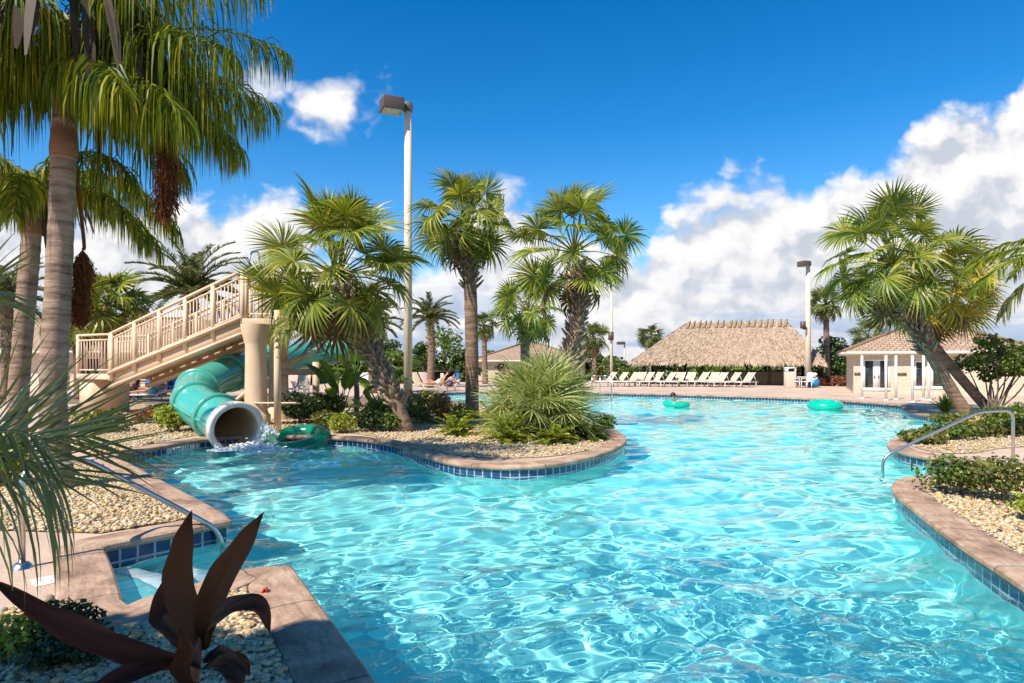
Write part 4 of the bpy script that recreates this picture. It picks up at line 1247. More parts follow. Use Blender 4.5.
def thatch_roof(root):
    ze, zr = 1.80, 4.98
    E = [np.array(p) for p in ((0, 0, ze), (HL, 0, ze), (HL, HD, ze), (0, HD, ze))]
    A, B = np.array((4.1, HD / 2, zr)), np.array((HL - 2.3, HD / 2, zr))
    mb = MB()
    off = np.array((0, 0, -.14))
    pts = np.array([*E, A, B, *(p + off for p in E)])
    mb.add(pts, [(0, 1, 5, 4), (2, 3, 4, 5)], [(1, 2, 5), (3, 0, 4)])
    obj('thatch_mat', mb, M['thatch_base'], root)
    rng = np.random.default_rng(50); mb = MB()

    def face(p0, p1, q0, q1, n):
        """eave p0-p1, ridge q0-q1; overlapping bundles of palm thatch"""
        u = rng.random(n); v = rng.random(n); v = np.round(v * 15) / 15 + rng.normal(0, .014, n); v = np.clip(v, 0, 1)
        e = p0 + (p1 - p0) * u[:, None]; r = q0 + (q1 - q0) * u[:, None]; pos = e + (r - e) * v[:, None]
        dn = unit(e - r); nrm = unit(np.cross(p1 - p0, q0 - p0)); nrm = nrm if nrm[2] > 0 else -nrm
        ln = rng.uniform(.35, .70, n)[:, None]; lat = unit(p1 - p0) * rng.normal(0, .18, (n, 1))
        c0 = pos + nrm * .05; c1 = pos + (dn + lat) * ln * .6 + nrm * rng.uniform(.07, .12, (n, 1)); c2 = pos + (dn + lat) * ln + nrm * rng.uniform(.01, .09, (n, 1)) - np.array((0, 0, .04))
        mb.strips(np.stack([c0, c1, c2], 1), unit(unit(p1 - p0) + rng.normal(0, .2, (n, 3))), np.array([.05, .06, .02]) * rng.uniform(.7, 1.4, (n, 1)))
    face(E[0], E[1], A, B, 9000); face(E[1], E[2], B, B, 2600); face(E[3], E[0], A, A, 2600); face(E[2], E[3], B, A, 1500)
    n = 1400; u = rng.random(n)
    e = np.where((u < .75)[:, None], E[0] + (E[1] - E[0]) * (u / .75)[:, None], E[1] + (E[2] - E[1]) * ((u - .75) / .25)[:, None])
    dn = unit(np.stack([rng.normal(0, .15, n), np.full(n, -.35), np.full(n, -1.0)], 1)); ln = rng.uniform(.10, .26, n)[:, None]
    mb.strips(np.stack([e + (0, .1, .1), e + dn * ln * .5, e + dn * ln], 1), np.tile((1.0, 0, 0), (n, 1)), np.array([.05, .05, .02]))
    obj('thatch', mb, M['thatch'], root)
    for i in range(17):
        f = i / 16; c = A + (B - A) * f + (rng.normal(0, .08), 0, 0); b = MB()
        b.tube([c + (-.10, -.75, -.42), c + (-.03, -.25, -.02), c + (.03, .05, .09), c + (.12, .18, .24)], [.12, .14, .11, .05], 7); obj('ridge_bundle', b, M['thatch_base'], root)


hut = thing('thatched_hut', (0, 0, 0), 'long open sided hut with a brown palm thatch roof behind the row of loungers', 'hut')
thatch_roof(hut)
for x in (.9, 2.3, 3.7, 5.4, 7.0, 8.7, 10.3, 11.9, 13.2):
    obj('post', MB().tube([(x, 1.0, 0), (x, 1.0, 2.2)], .12, 10), M['dark_wood'], hut)
for x in (.9, 3.7, 7.0, 10.3, 13.2):
    obj('post', MB().tube([(x, 7.0, 0), (x, 7.0, 2.2)], .12, 10), M['dark_wood'], hut)
for y in (1.0, 7.0):
    mb = MB(); mb.bar((.6, y, 2.25), (HL - .5, y, 2.25), .14, .16); obj('beam', mb, M['dark_wood'], hut)
hut.location = (P(631, 0, 51)[0], 51, 0); hut.rotation_euler.z = math.atan2(-4.5, 13.2)
bar = thing('bar_counter', (P(752, 0, 53)[0], 53, 0), 'low stone faced bar counter in the shade under the thatched roof', 'bar counter')
mb = MB().box((P(760, 0, 53)[0], 53, .5), (6.2, .8, 1.0)); obj('counter_body', mb, M['stucco'], bar, bevel=.02)
mb = MB().box((P(760, 0, 53)[0], 53, 1.04), (6.6, 1.1, .08)); obj('counter_top', mb, M['dark_wood'], bar, bevel=.01)

# ------------------------------------------------------------------ houses
def hip_house(name, label, x0, x1, y0, y1, zw, ze, zr, over, doors, ridge=.0, wall='cream_wall', yaw=0):
    root = thing(name, ((x0 + x1) / 2 if x0 else 0, y0, 0), label, 'building')
    W = x1 - x0; D = y1 - y0
    polys = []
    # front wall with openings
    op = sorted(doors); xs = x0
    def q(a, b, z0, z1, y): polys.append(([(a, y, z0), (b, y, z0), (b, y, z1), (a, y, z1)], [(a, z0), (b, z0), (b, z1), (a, z1)]))
    for a, b, z0, z1, kind in op:
        q(xs, a, 0, zw, y0); q(a, b, z1, zw, y0)
        if z0 > 0: q(a, b, 0, z0, y0)
        for (pa, pb) in (((a, y0), (a, y0 + .15)), ((b, y0 + .15), (b, y0))):
            polys.append(([(*pa, z0), (*pb, z0), (*pb, z1), (*pa, z1)], [(0, z0), (.15, z0), (.15, z1), (0, z1)]))
        xs = b
    q(xs, x1, 0, zw, y0)
    polys.append(([(x0, y1, 0), (x0, y0, 0), (x0, y0, zw), (x0, y1, zw)], [(0, 0), (D, 0), (D, zw), (0, zw)]))
    polys.append(([(x1, y0, 0), (x1, y1, 0), (x1, y1, zw), (x1, y0, zw)], [(0, 0), (D, 0), (D, zw), (0, zw)]))
    polys.append(([(x1, y1, 0), (x0, y1, 0), (x0, y1, zw), (x1, y1, zw)], [(0, 0), (W, 0), (W, zw), (0, zw)]))
    uvmesh('wall', polys, M[wall], root)
    a, b, c, d = x0 - over, x1 + over, y0 - over, y1 + over
    ym = (c + d) / 2; h = min((d - c) / 2, (b - a) / 2 - .2); rl, rr = a + h, b - h
    sl_ = math.hypot(h, zr - ze)
    rp = [([(a, c, ze), (b, c, ze), (rr, ym, zr), (rl, ym, zr)], [(a, 0), (b, 0), (rr, sl_), (rl, sl_)]),
          ([(b, d, ze), (a, d, ze), (rl, ym, zr), (rr, ym, zr)], [(b, 0), (a, 0), (rl, sl_), (rr, sl_)]),
          ([(b, c, ze), (b, d, ze), (rr, ym, zr)], [(0, 0), (d - c, 0), ((d - c) / 2, sl_)]),
          ([(a, d, ze), (a, c, ze), (rl, ym, zr)], [(0, 0), (d - c, 0), ((d - c) / 2, sl_)])]
    rf = uvmesh('roof', rp, M['roof'], root); ORG[rf] = ORG[root]
    hm = MB()
    for p_, q_ in (((a, c, ze), (rl, ym, zr)), ((b, c, ze), (rr, ym, zr)), ((a, d, ze), (rl, ym, zr)), ((b, d, ze), (rr, ym, zr)), ((rl, ym, zr), (rr, ym, zr))):
        hm.tube([np.array(p_) + (0, 0, .03), np.array(q_) + (0, 0, .03)], .10, 8)
    obj('ridge_cap', hm, M['roof'], rf)
    fm = MB().box(((a + b) / 2, c + .04, ze - .11), (b - a, .08, .2)); fm.box((a + .04, ym, ze - .11), (.08, d - c - .2, .2)); fm.box((b - .04, ym, ze - .11), (.08, d - c - .2, .2)); obj('fascia', fm, M['fascia'], rf)
    mb = MB().box(((a + b) / 2, ym, ze - .16), (b - a - .2, d - c - .2, .05)); obj('soffit', mb, M['fascia'], root)
    for a, b, z0, z1, kind in op:
        fw = .11; fr = MB(); y = y0 + .07
        fr.box(((a + b) / 2, y, z1 - fw / 2), (b - a, .09, fw)); fr.box(((a + b) / 2, y, z0 + .10), (b - a, .09, .2))
        for x in (a + fw / 2, b - fw / 2): fr.box((x, y, (z0 + z1) / 2), (fw, .085, z1 - z0))
        n = 'window'
        if kind == 'door':
            n = 'door'; fr.box(((a + b) / 2, y, (z0 + z1) / 2), (.34, .085, z1 - z0))
        f = obj(n, fr, M['white'], root); ORG[f] = ORG[root]
        mb = MB().box(((a + b) / 2, y0 + .10, (z0 + z1) / 2), (b - a - .02, .02, z1 - z0 - .02)); obj('pane', mb, M['glass'], f)
        if kind == 'door':
            for s in (-.10, .10):
                mb = MB().box(((a + b) / 2 + s, y0 + .005, z0 + (z1 - z0) * .45), (.05, .05, .16)); obj('handle', mb, M['bronze'], f)
    return root


Yh = 36.0
hx = lambda px: P(px, 0, Yh)[0]; hz = lambda py: P(0, py, Yh)[2]
HA = R(-25); HX0 = hx(853.5)


def hx(px):
    k = (px - 512) / F; return (k * Yh - HX0) / (math.cos(HA) - math.sin(HA) * k)


rh = hip_house('pool_house', 'cream block pool house with a brown tiled hip roof and glazed double doors', 0, 7.9, 0, 7.8, 2.32, 2.36, 4.2, .5,
          [(hx(863), hx(890.5), .12, 1.93, 'door'), (hx(914), hx(926), .25, 1.85, 'window'), (hx(931), hx(946), .25, 1.85, 'window')])
for px in (857.5, 902):
    mb = MB().box((hx(px), -.03, 1.1), (.42 if px > 880 else .32, .06, .12)); obj('wall_plaque', mb, M['bronze'], rh)
rh.location = (HX0, Yh, 0); rh.rotation_euler.z = HA
far = hip_house('tan_roofed_house', 'low house with a plain tan roof mostly hidden behind the big fan palm bush', P(478, 0, 62)[0], P(585, 0, 62)[0], 62, 72, 1.9, 2.0, P(0, 342, 67)[2], .5, [])
far2 = hip_house('clubhouse', 'long cream clubhouse with a tan tiled roof standing behind the slide stair', P(-140, 0, 42)[0], P(246, 0, 42)[0], 42, 54, 2.55, 2.5, 5.0, .8,
          [(P(5, 0, 42)[0], P(18, 0, 42)[0], .1, 2.1, 'door'), (P(128, 0, 42)[0], P(150, 0, 42)[0], .1, 2.1, 'window'), (P(160, 0, 42)[0], P(176, 0, 42)[0], .1, 2.1, 'window'), (P(84, 0, 42)[0], P(100, 0, 42)[0], .1, 2.1, 'window')], wall='stucco')
for px in (62, 112, 226):
    x = P(px, 0, 40.8)[0]; mb = MB().box((x, 40.8, 1.2), (.6, .6, 2.4)); obj('porch_column', mb, M['stucco'], far2, bevel=.03)
x = P(186, 0, 38)[0]
bp = thing('brick_pillar', (x, 38, 0), 'square pillar with one brick face and one cream face behind the slide stair', 'pillar')
uvmesh('brick_face', [([(x - .65, 37.6, 0), (x + .0, 37.6, 0), (x + .0, 37.6, 3.0), (x - .65, 37.6, 3.0)], [(0, 0), (.65, 0), (.65, 3), (0, 3)]), ([(x - .65, 38.4, 0), (x - .65, 37.6, 0), (x - .65, 37.6, 3), (x - .65, 38.4, 3)], [(0, 0), (.8, 0), (.8, 3), (0, 3)])], M['brick'], bp)
mb = MB().box((x + .36, 38, 1.5), (.7, .82, 3.0)); obj('plaster_side', mb, M['stucco'], bp)
mb = MB().box((x, 38, 3.06), (1.6, 1.0, .12)); obj('cap', mb, M['stucco'], bp)
c0, c1 = P(104, 0, 36)[0], P(172, 0, 36)[0]
lw = thing('low_wall', ((c0 + c1) / 2, 36, 0), 'low peach wall running under the foot of the slide stair', 'wall')
mb = MB().box(((c0 + c1) / 2, 36, .36), (c1 - c0, .3, .72)); obj('wall_body', mb, M['peach'], lw); mb = MB().box(((c0 + c1) / 2, 36, .75), (c1 - c0 + .1, .42, .07)); obj('wall_cap', mb, M['peach'], lw, bevel=.01)

# ------------------------------------------------------------------ white posts on the far right deck
posts = [(862, 398.5, 'first white post from the left on the deck before the pool house doors'), (886, 400.5, 'white post standing in front of the right leaf of the glazed doors'),
         (896, 399.5, 'white post standing just right of the glazed doors'), (912.5, 402, 'white post beside the dark window, nearest the pool edge'), (923.5, 399.5, 'white post between the two dark windows of the pool house'),
         (929, 400, 'white post close behind the lower leaning palm trunk'), (948, 398.5, 'white post seen between the two leaning palm trunks')]
for px, py, lab in posts:
    b = G(px, py); h = P(0, 355.5, b[1])[2]
    r_ = thing('white_post', b, lab, 'post', 'white posts by the pool house')
    obj('shaft', MB().tube([b, b + up * h], .055, 12), M['white'], r_, smooth=True); obj('base_plate', MB().lathe([(.055, .04), (.09, .035), (.10, 0)], b, 16), M['white'], r_)

# ------------------------------------------------------------------ loungers
def make_lounger():
    root = thing('sun_lounger', (0, 0, 0), 'x', 'sun lounger', 'cream loungers in front of the thatched hut')
    W = M['white']
    mb = MB()
    for s in (-.3, .3): mb.bar((s, -.75, .36), (s, 1.05, .36), .05, .06)
    for y in (-.75, .25, 1.05): mb.bar((-.3, y, .36), (.3, y, .36), .05, .05)
    obj('frame', mb, W, root)
    for sx in (-.3, .3):
        for y in (-.62, .85): mb = MB(); mb.bar((sx, y, 0), (sx, y * .95, .36), .05, .05); obj('leg', mb, W, root)
    mb = MB(); mb.box((0, -.26, .415), (.56, 1.02, .03)); obj('seat', mb, M['sling'], root, bevel=.01)
    a, b = np.array((0, .25, .42)), np.array((0, .78, 1.02))
    mb = MB(); mb.bar(a, b, .56, .03); bk = obj('backrest', mb, M['sling'], root, bevel=.01); ORG[bk] = ORG[root]
    mb = MB()
    for s in (-.3, .3): mb.bar(a + (s, 0, 0), b + (s, 0, .02), .05, .05)
    obj('backrest_frame', mb, W, bk)
    mb = MB()
    for s in (-.3, .3): mb = MB(); mb.bar((s, .62, .80), (s, .86, .38), .03, .03); obj('prop', mb, W, root)
    return root


lx = [605, 617, 628.5, 638, 644, 652.5, 664, 676, 688, 699, 709, 717.5, 730.5, 744]
lproto = make_lounger(); rr_ = random.Random(4)
ordn = ['first', 'second', 'third', 'fourth', 'fifth', 'sixth', 'seventh', 'eighth', 'ninth', 'tenth', 'eleventh', 'third from last', 'second from last', 'last']
for i, px in enumerate(lx):
    o = lproto if i == 0 else copy_tree(lproto)
    p = G(px, 386.3 + .35 * (i / 13) + (0.5 if i > 10 else 0)); o.location = Vector([float(a) for a in p]); o.location.y += rr_.uniform(-.5, .3); o.rotation_euler.z = R(-54 + rr_.uniform(-17, 17)) if i < 11 else R(-66 + rr_.uniform(-6, 6))
    o['label'] = 'raised cream lounger, %s from the left of the row before the hut' % ordn[i] if i < 11 else 'raised cream lounger, %s in the row before the hut at its right end' % ordn[i]
    if i >= 11: o['label'] = 'raised cream lounger, %s at the right end of the row' % ordn[i]

# lounger with a towel, table, chairs, towel station, bin
def chair(c, rz, label, mat='white', seat='white_cloth', group=None):
    root = thing('deck_chair', (0, 0, 0), label, 'chair', group)
    mb = MB().box((0, 0, .43), (.48, .46, .04)); obj('seat', mb, M[seat], root, bevel=.01)
    mb = MB(); mb.bar((0, .22, .45), (0, .34, .95), .48, .04); obj('backrest', mb, M[seat], root, bevel=.01)
    for sx in (-.23, .23):
        for sy in (-.21, .22): mb = MB(); mb.bar((sx, sy, 0), (sx, sy * .95, .43), .04, .04); obj('leg', mb, M[mat], root)
        mb = MB(); mb.bar((sx, -.2, .64), (sx, .27, .64), .05, .04); mb.bar((sx, -.2, .43), (sx, -.2, .64), .04, .04); obj('armrest', mb, M[mat], root)
    root.location = Vector([float(a) for a in c]); root.rotation_euler.z = rz; return root


c = G(801.5, 387.4)
tb_ = thing('patio_table', c, 'small white patio table between the towel station and the lamp post', 'table')
obj('table_top', MB().lathe([(0, .74), (.62, .74), (.64, .72), (.62, .70), (0, .70)], c, 28), M['white'], tb_)
for k in range(4):
    a = k * math.pi / 2 + .5; mb = MB(); mb.bar(c + (math.cos(a) * .5, math.sin(a) * .5, 0), c + (math.cos(a) * .4, math.sin(a) * .4, .7), .05, .05); obj('leg', mb, M['white'], tb_)
chair(G(796.5, 387.6), R(60), 'white patio chair on the left side of the patio table', group='white patio chairs')
chair(G(806.5, 388), R(-70), 'white patio chair on the right side of the patio table', group='white patio chairs')
c = G(790, 387.5); st_ = thing('towel_station', c, 'tall cream towel station with a dark slot at the end of the lounger row', 'cabinet')
mb = MB().box(c + (0, 0, .55), (.62, .6, 1.1)); obj('cabinet_body', mb, M['stucco'], st_, bevel=.02)
mb = MB().box(c + (0, 0, 1.36), (.62, .6, .10)); mb.box(c + (-.27, 0, 1.2), (.08, .6, .24)); mb.box(c + (.27, 0, 1.2), (.08, .6, .24)); obj('hood', mb, M['white'], st_)
mb = MB().box(c + (0, .08, 1.2), (.46, .4, .2)); obj('slot', mb, M['dark_wood'], st_)
c = G(813.5, 387.4); bn = thing('towel_bin', c, 'blue bin with white towels heaped over it beside the copper hedge', 'bin')
mb = MB().lathe([(0, 0), (.34, 0), (.40, .55), (.36, .55), (.32, .06), (0, .06)], c, 20); obj('tub', mb, M['blue_plastic'], bn)
mb = MB(); rng = np.random.default_rng(9); V0, T0 = ico(2)
for i in range(14): mb.add(V0 * rng.uniform(.10, .17) * np.array((1.3, 1.1, .6)) * rng.uniform(.75, 1.25, (len(V0), 1)) + c + np.array((rng.normal(0, .13), rng.normal(0, .12), .56 + .030 * i)), None, T0)
tw_ = obj('towel', mb, M['white_cloth'], bn, smooth=True)

# ------------------------------------------------------------------ far left pool deck: bathers and their things
c = G(444, 384.5); cb = thing('pool_cart', c, 'dark open fronted pool cart with blue end panel beyond the pool', 'cart')
mb = MB().box(c + (-.1, 0, 1.04), (2.6, .9, .09)); obj('top', mb, M['dark_wood'], cb); mb = MB().box(c + (-.1, .3, .5), (2.4, .1, 1.0)); obj('back_panel', mb, M['dark_wood'], cb)
mb = MB().box(c + (1.05, 0, .55), (.3, .8, 1.1)); obj('end_panel', mb, M['blue_plastic'], cb, bevel=.02); mb = MB().box(c + (-1.2, 0, .5), (.25, .8, 1.0)); obj('end_panel', mb, M['white'], cb, bevel=.02); mb = MB().box(c + (-.1, -.05, .45), (.25, .8, .9)); obj('divider', mb, M['stucco'], cb)


def lying(c, ang, label, mat, trunks, rec=.0, group='bathers on the pool deck'):
    """person on a low lounger, head towards +x of the local frame"""
    ca, sa = math.cos(ang), math.sin(ang)
    T = lambda x, y, z: np.array(c) + (ca * x - sa * y, sa * x + ca * y, z)
    J = dict(pelvis=T(0, 0, .40), chest=T(.42, 0, .46 + rec * .42), neck=T(.60, 0, .50 + rec * .6), head=T(.76, 0, .58 + rec * .74), lshoulder=T(.50, .19, .46 + rec * .5), lelbow=T(.32, .36, .44 + rec * .2), lhand=T(.10, .30, .42),
             rshoulder=T(.50, -.19, .46 + rec * .5), relbow=T(.34, -.37, .44 + rec * .2), rhand=T(.12, -.30, .42), lhip=T(-.08, .10, .40), lknee=T(-.46, .14, .58), lfoot=T(-.82, .12, .36), ltoe=T(-.93, .12, .44),
             rhip=T(-.08, -.10, .40), rknee=T(-.50, -.13, .42), rfoot=T(-.92, -.14, .36), rtoe=T(-.96, -.14, .46))
    return person(label, J, M[mat], group, cloth=[('swim_trunks', 'pelvis', 'waist', .165, .14, trunks)], face=(ca * -.3, sa * -.3, .95))


def low_lounger(c, ang, label, mat, rec, group=None):
    root = thing('sun_lounger', (0, 0, 0), label, 'sun lounger', group)
    mb = MB().box((-.35, 0, .25), (1.3, .62, .05)); obj('seat', mb, M[mat], root, bevel=.01)
    mb = MB(); mb.bar((.28, 0, .26), (.95, 0, .30 + rec * .72), .62, .05); obj('backrest', mb, M[mat], root, bevel=.01)
    for x in (-.9, .3):
        for y in (-.27, .27): mb = MB().box((x, y, .12), (.05, .05, .24)); obj('leg', mb, M['white'], root)
    root.location = Vector([float(a) for a in c]); root.rotation_euler.z = ang; return root


c = G(437, 389.2); low_lounger(c, R(15), 'cream lounger under the reclining bather beyond the pool', 'sling', .7, 'far side loungers'); lying(c, R(15), 'tanned bather in white trunks reclining on the deck beyond the pool', 'skin', 'white_cloth', .7)
c = G(449, 391); low_lounger(c, R(70), 'peach lounger under the bather in blue beyond the pool', 'pink_cloth', .5, 'far side loungers'); lying(c, R(70), 'bather in dark blue swimwear lying on the deck beyond the pool', 'skin2', 'navy_cloth', .5)
for px, py, a, lab, mt in ((420, 386.6, 130, 'empty cream lounger beside the tall lamp post beyond the pool', 'sling'), (429, 386.4, 130, 'peach lounger left of the reclining bather', 'pink_cloth'), (383, 388, 120, 'cream lounger half hidden behind the shrubs left of the lamp post', 'sling'),
                           (366, 388, 110, 'white lounger half hidden behind the banana plants', 'white_cloth'), (303, 394, 100, 'cream lounger seen between the tower post and the shrubs', 'sling'), (290, 393, 100, 'tan lounger seen just right of the tower support pole', 'pink_cloth'),
                           (203, 394, 80, 'pale lounger glimpsed under the green slide tube', 'sling')):
    low_lounger(G(px, py), R(a), lab, mt, 1.0, 'far side loungers')
# the three groups left of the slide
c = G(152, 400, .0)
low_lounger(c, R(8), 'white lounger under the bather in teal trunks left of the slide', 'white_cloth', .25)
lying(c, R(8), 'bather in teal trunks lying on a white lounger left of the slide', 'skin2', 'teal_cloth', .25)
c = G(130, 400, .0)
root = chair(c, R(-20), 'brown resin armchair holding a seated bather near the low peach wall', 'red_plastic', 'red_plastic')
T = lambda x, y, z: c + np.array((math.cos(R(-20)) * x - math.sin(R(-20)) * y, math.sin(R(-20)) * x + math.cos(R(-20)) * y, z))
person('bather in a white top sitting in a brown armchair left of the slide',
       dict(pelvis=T(0, .08, .56), chest=T(0, .16, .92), neck=T(0, .17, 1.12), head=T(0, .12, 1.27), lshoulder=T(.19, .16, 1.03), lelbow=T(.27, .02, .80), lhand=T(.22, -.18, .70), rshoulder=T(-.19, .16, 1.03), relbow=T(-.27, .02, .80), rhand=T(-.22, -.18, .70),
            lhip=T(.1, 0, .54), lknee=T(.13, -.38, .52), lfoot=T(.13, -.42, .07), ltoe=T(.13, -.55, .04), rhip=T(-.1, 0, .54), rknee=T(-.13, -.38, .52), rfoot=T(-.15, -.46, .07), rtoe=T(-.15, -.59, .04)),
       M['skin2'], 'bathers on the pool deck', cloth=[('top', 'waist', 'chest', .14, .165, 'white_cloth')])
for px, py, rz, lab in ((146.5, 395.5, -10, 'upright chair with a bright blue towel over its back near the peach wall'), (171, 395, 25, 'blue draped chair next to the brick pillar')):
    c = G(px, py); ch_ = chair((0, 0, 0), 0, lab, 'white', 'blue_cloth', 'blue draped chairs')
    mb = MB(); mb.bar((0, .36, .25), (0, .52, 1.30), .80, .05); o = obj('towel', mb, M['blue_cloth'], ch_, bevel=.02)
    ch_.location = Vector([float(a) for a in c]); ch_.rotation_euler.z = R(rz)
c = G(163.5, 395); um = thing('folded_umbrella', c, 'folded blue sun umbrella with white pole between the blue draped chairs', 'umbrella')
obj('pole', MB().tube([c, c + up * 2.1], .05, 8), M['white'], um); obj('canopy', MB().lathe([(.05, 2.05), (.12, 1.9), (.20, 1.1), (.26, .75), (.05, .72)], c, 12), M['blue_cloth'], um)
c = G(157, 396.5); tbx = thing('side_table', c, 'small green topped side table with a wood front between the blue chairs', 'table')
mb = MB().box(c + (0, 0, .62), (.9, .6, .08)); obj('table_top', mb, M['float_dark'], tbx); mb = MB().box(c + (0, 0, .30), (.75, .5, .56)); obj('cabinet_body', mb, M['pink_cloth'], tbx)

# low hand rail of steel posts at the far edge
for px, py in ((592, 390.5), (600, 391.5), (611.5, 396)):
    b = G(px, py); h = P(0, 375.5, b[1])[2]
    r_ = thing('railing_post', b, {592: 'thin grey rail post farthest left at the far pool edge', 600: 'thin grey rail post in the middle at the far pool edge', 611.5: 'thin grey rail post standing right at the water below the slender lamp'}[px], 'rail post', 'thin rail posts at the far pool edge')
    obj('shaft', MB().tube([b - up * .2, b + up * h], .03, 8), M['steel'], r_); obj('arm', MB().tube([b + up * h * .98, b + up * h * .98 + (-.55, .1, 0)], .025, 8), M['steel'], r_)

# ------------------------------------------------------------------ queen palms at the left, close by
def hanging_sheaths(mb, c, n, rng, r=.32, length=(1.2, 2.4), w=.11, spread=.5):
    """old broad leaf stalks hanging round the trunk top"""
    for i in range(n):
        a = i * 2.4 + rng.normal(0, .2); o = np.array((math.cos(a), math.sin(a), 0)); Ln = rng.uniform(*length); s = spread * rng.uniform(.5, 1.3)
        p0 = c + o * r * .5; p1 = c + o * (r + s * .45) + up * .05; p2 = c + o * (r + s * .75) - up * Ln * .5; p3 = c + o * (r + s * .9) - up * Ln
        C = spline([p0, p1, p2, p3], 9); tz = np.cross(o, up) + rng.normal(0, .25, 3)
        mb.strips(C[None], np.array([unit(tz)]), (.68 * w * rng.uniform(.5, 1.3) * np.array([1.0, 1.1, 1.0, .95, .9, .85, .75, .55, .2]))[None])


def queen_palm(name, label, pts, r0, r1, fronds, seed, shaft=None, sheaths=0, seeds=(), leaf=.62, nl=85, sheath_len=(1.2, 2.4), sh_up=0, sh_r=.32, sh_spread=.5):
    rng = np.random.default_rng(seed); root = thing(name, pts[0], label, 'palm tree', 'queen palms at the left')
    path = spline(pts, 46); palm_trunk(root, path, r0, r1, M['trunk_queen'], rng, 20, .018)
    c = path[-1].copy()
    if shaft:
        obj('crown_shaft', MB().tube(spline([path[-6] - up * .05, path[-3], c + up * shaft], 10), np.array([1.12, 1.16, 1.18, 1.15, 1.1, 1.0, .9, .8, .7, .55]) * r1, 16), M['trunk_red'], root, smooth=True)
    c = c + up * (shaft or 0) * .7
    for az, e0, e1, ln, hang in fronds:
        mb = MB(); p, d = rachis(c, R(az), e0, e1, ln, 16, 1.15)
        pinnate(mb, p, d, nl, leaf * rng.uniform(.85, 1.15), hang, rng, .0115, .12, .25, .35, .38, r0=.03); obj('frond', mb, M['queen'], root)
    if sheaths:
        mb = MB(); hanging_sheaths(mb, c + up * sh_up, sheaths, rng, r=sh_r, length=sheath_len, spread=sh_spread); obj('old_sheath', mb, M['dead_dark'], root)
    for p0, p1, ln, n in seeds:
        mb = MB(); p0 = np.array(p0); p1 = np.array(p1); mb.tube(spline([c, p0 + up * .25, p0], 10), np.linspace(.03, .018, 10), 6, False)
        m = n; t = rng.random(m); b = p0 + (p1 - p0) * t[:, None] * .85
        tip = b + np.stack([rng.normal(0, .075, m), rng.normal(0, .075, m), -rng.uniform(.2, .45, m) * ln], 1)
        mb.strips(np.stack([b, (b + tip) / 2 + rng.normal(0, .04, (m, 3)), tip], 1), unit(rng.normal(0, 1, (m, 3))), np.full((m, 3), .0065))
        obj('seed_stalk', mb, M['seed'], root)
    return root


Y1 = 8.6
q0 = P(60, 492, Y1); q0[2] = 0
queen_palm('queen_palm', 'big queen palm with smooth ringed trunk and hanging fronds, nearest at the left edge',
           [q0, P(53, 400, Y1), P(58, 290, Y1), P(62, 200, Y1), P(65, 118, Y1)], .165, .145,
           [(-8, 60, -16, 3.3, 1.0), (10, 46, -24, 3.1, 1.0), (-26, 52, -22, 3.0, 1.0), (-14, 34, -34, 2.8, 1.0), (0, 22, -38, 2.7, 1.0), (28, 34, -30, 2.8, 1.0), (2, 74, -6, 3.6, 1.0),
            (22, 10, -46, 2.4, 1.0), (-20, 8, -50, 2.3, 1.0),
            (-160, 18, -46, 2.2, 1.0), (200, 30, -44, 2.6, 1.0), (175, 8, -50, 2.2, 1.0), (-78, 62, -20, 1.5, 1.0), (45, 20, -46, 2.4, 1.0), (-36, 12, -50, 1.9, 1.0), (60, 48, -40, 2.8, 1.0), (110, 55, -40, 2.8, 1.0), (150, 42, -42, 2.8, 1.0), (185, 50, -40, 2.8, 1.0), (215, 40, -42, 2.6, 1.0), (245, 56, -40, 2.5, 1.0), (75, 12, -50, 2.2, 1.0)],
           21, .8, 95, [(P(168, 128, 8.4), P(165, 212, 8.4), .9, 1500), (P(83, 250, 8.9), P(80, 322, 8.9), .7, 1500), (P(150, 30, 8.7), P(150, 75, 8.7), .9, 900)], 1.12, 135, (.9, 1.9), .9, .55, 1.1)
Y2 = 10.4
q0 = P(16, 482, Y2); q0[2] = 0
queen_palm('queen_palm', 'slimmer queen palm with reddish ringed trunk just behind the nearest palm trunk',
           [q0, P(18, 400, Y2), P(26, 300, Y2), P(30, 255, Y2), P(33, 212, Y2)], .145, .135,
           [(-150, 40, -62, 2.4, 1.0), (170, 45, -60, 2.5, 1.0), (130, 50, -58, 2.5, 1.0), (60, 52, -58, 2.6, 1.0), (15, 35, -64, 2.5, 1.0), (-20, 48, -60, 2.7, 1.0), (-90, 42, -64, 2.2, 1.0), (-60, 20, -66, 2.1, 1.0), (200, 12, -68, 2.1, 1.0), (95, 60, -56, 2.8, 1.0), (40, 20, -66, 2.2, 1.0), (-8, 18, -68, 2.4, 1.0)],
           22, .5, 12, (), .8, 110, (.5, .9), .0)

# ------------------------------------------------------------------ sabal palms
def trunkpts(lst): return [P(x, y, Y) for x, y, Y in lst]


def ground_pt(px, py): return G(px, py)


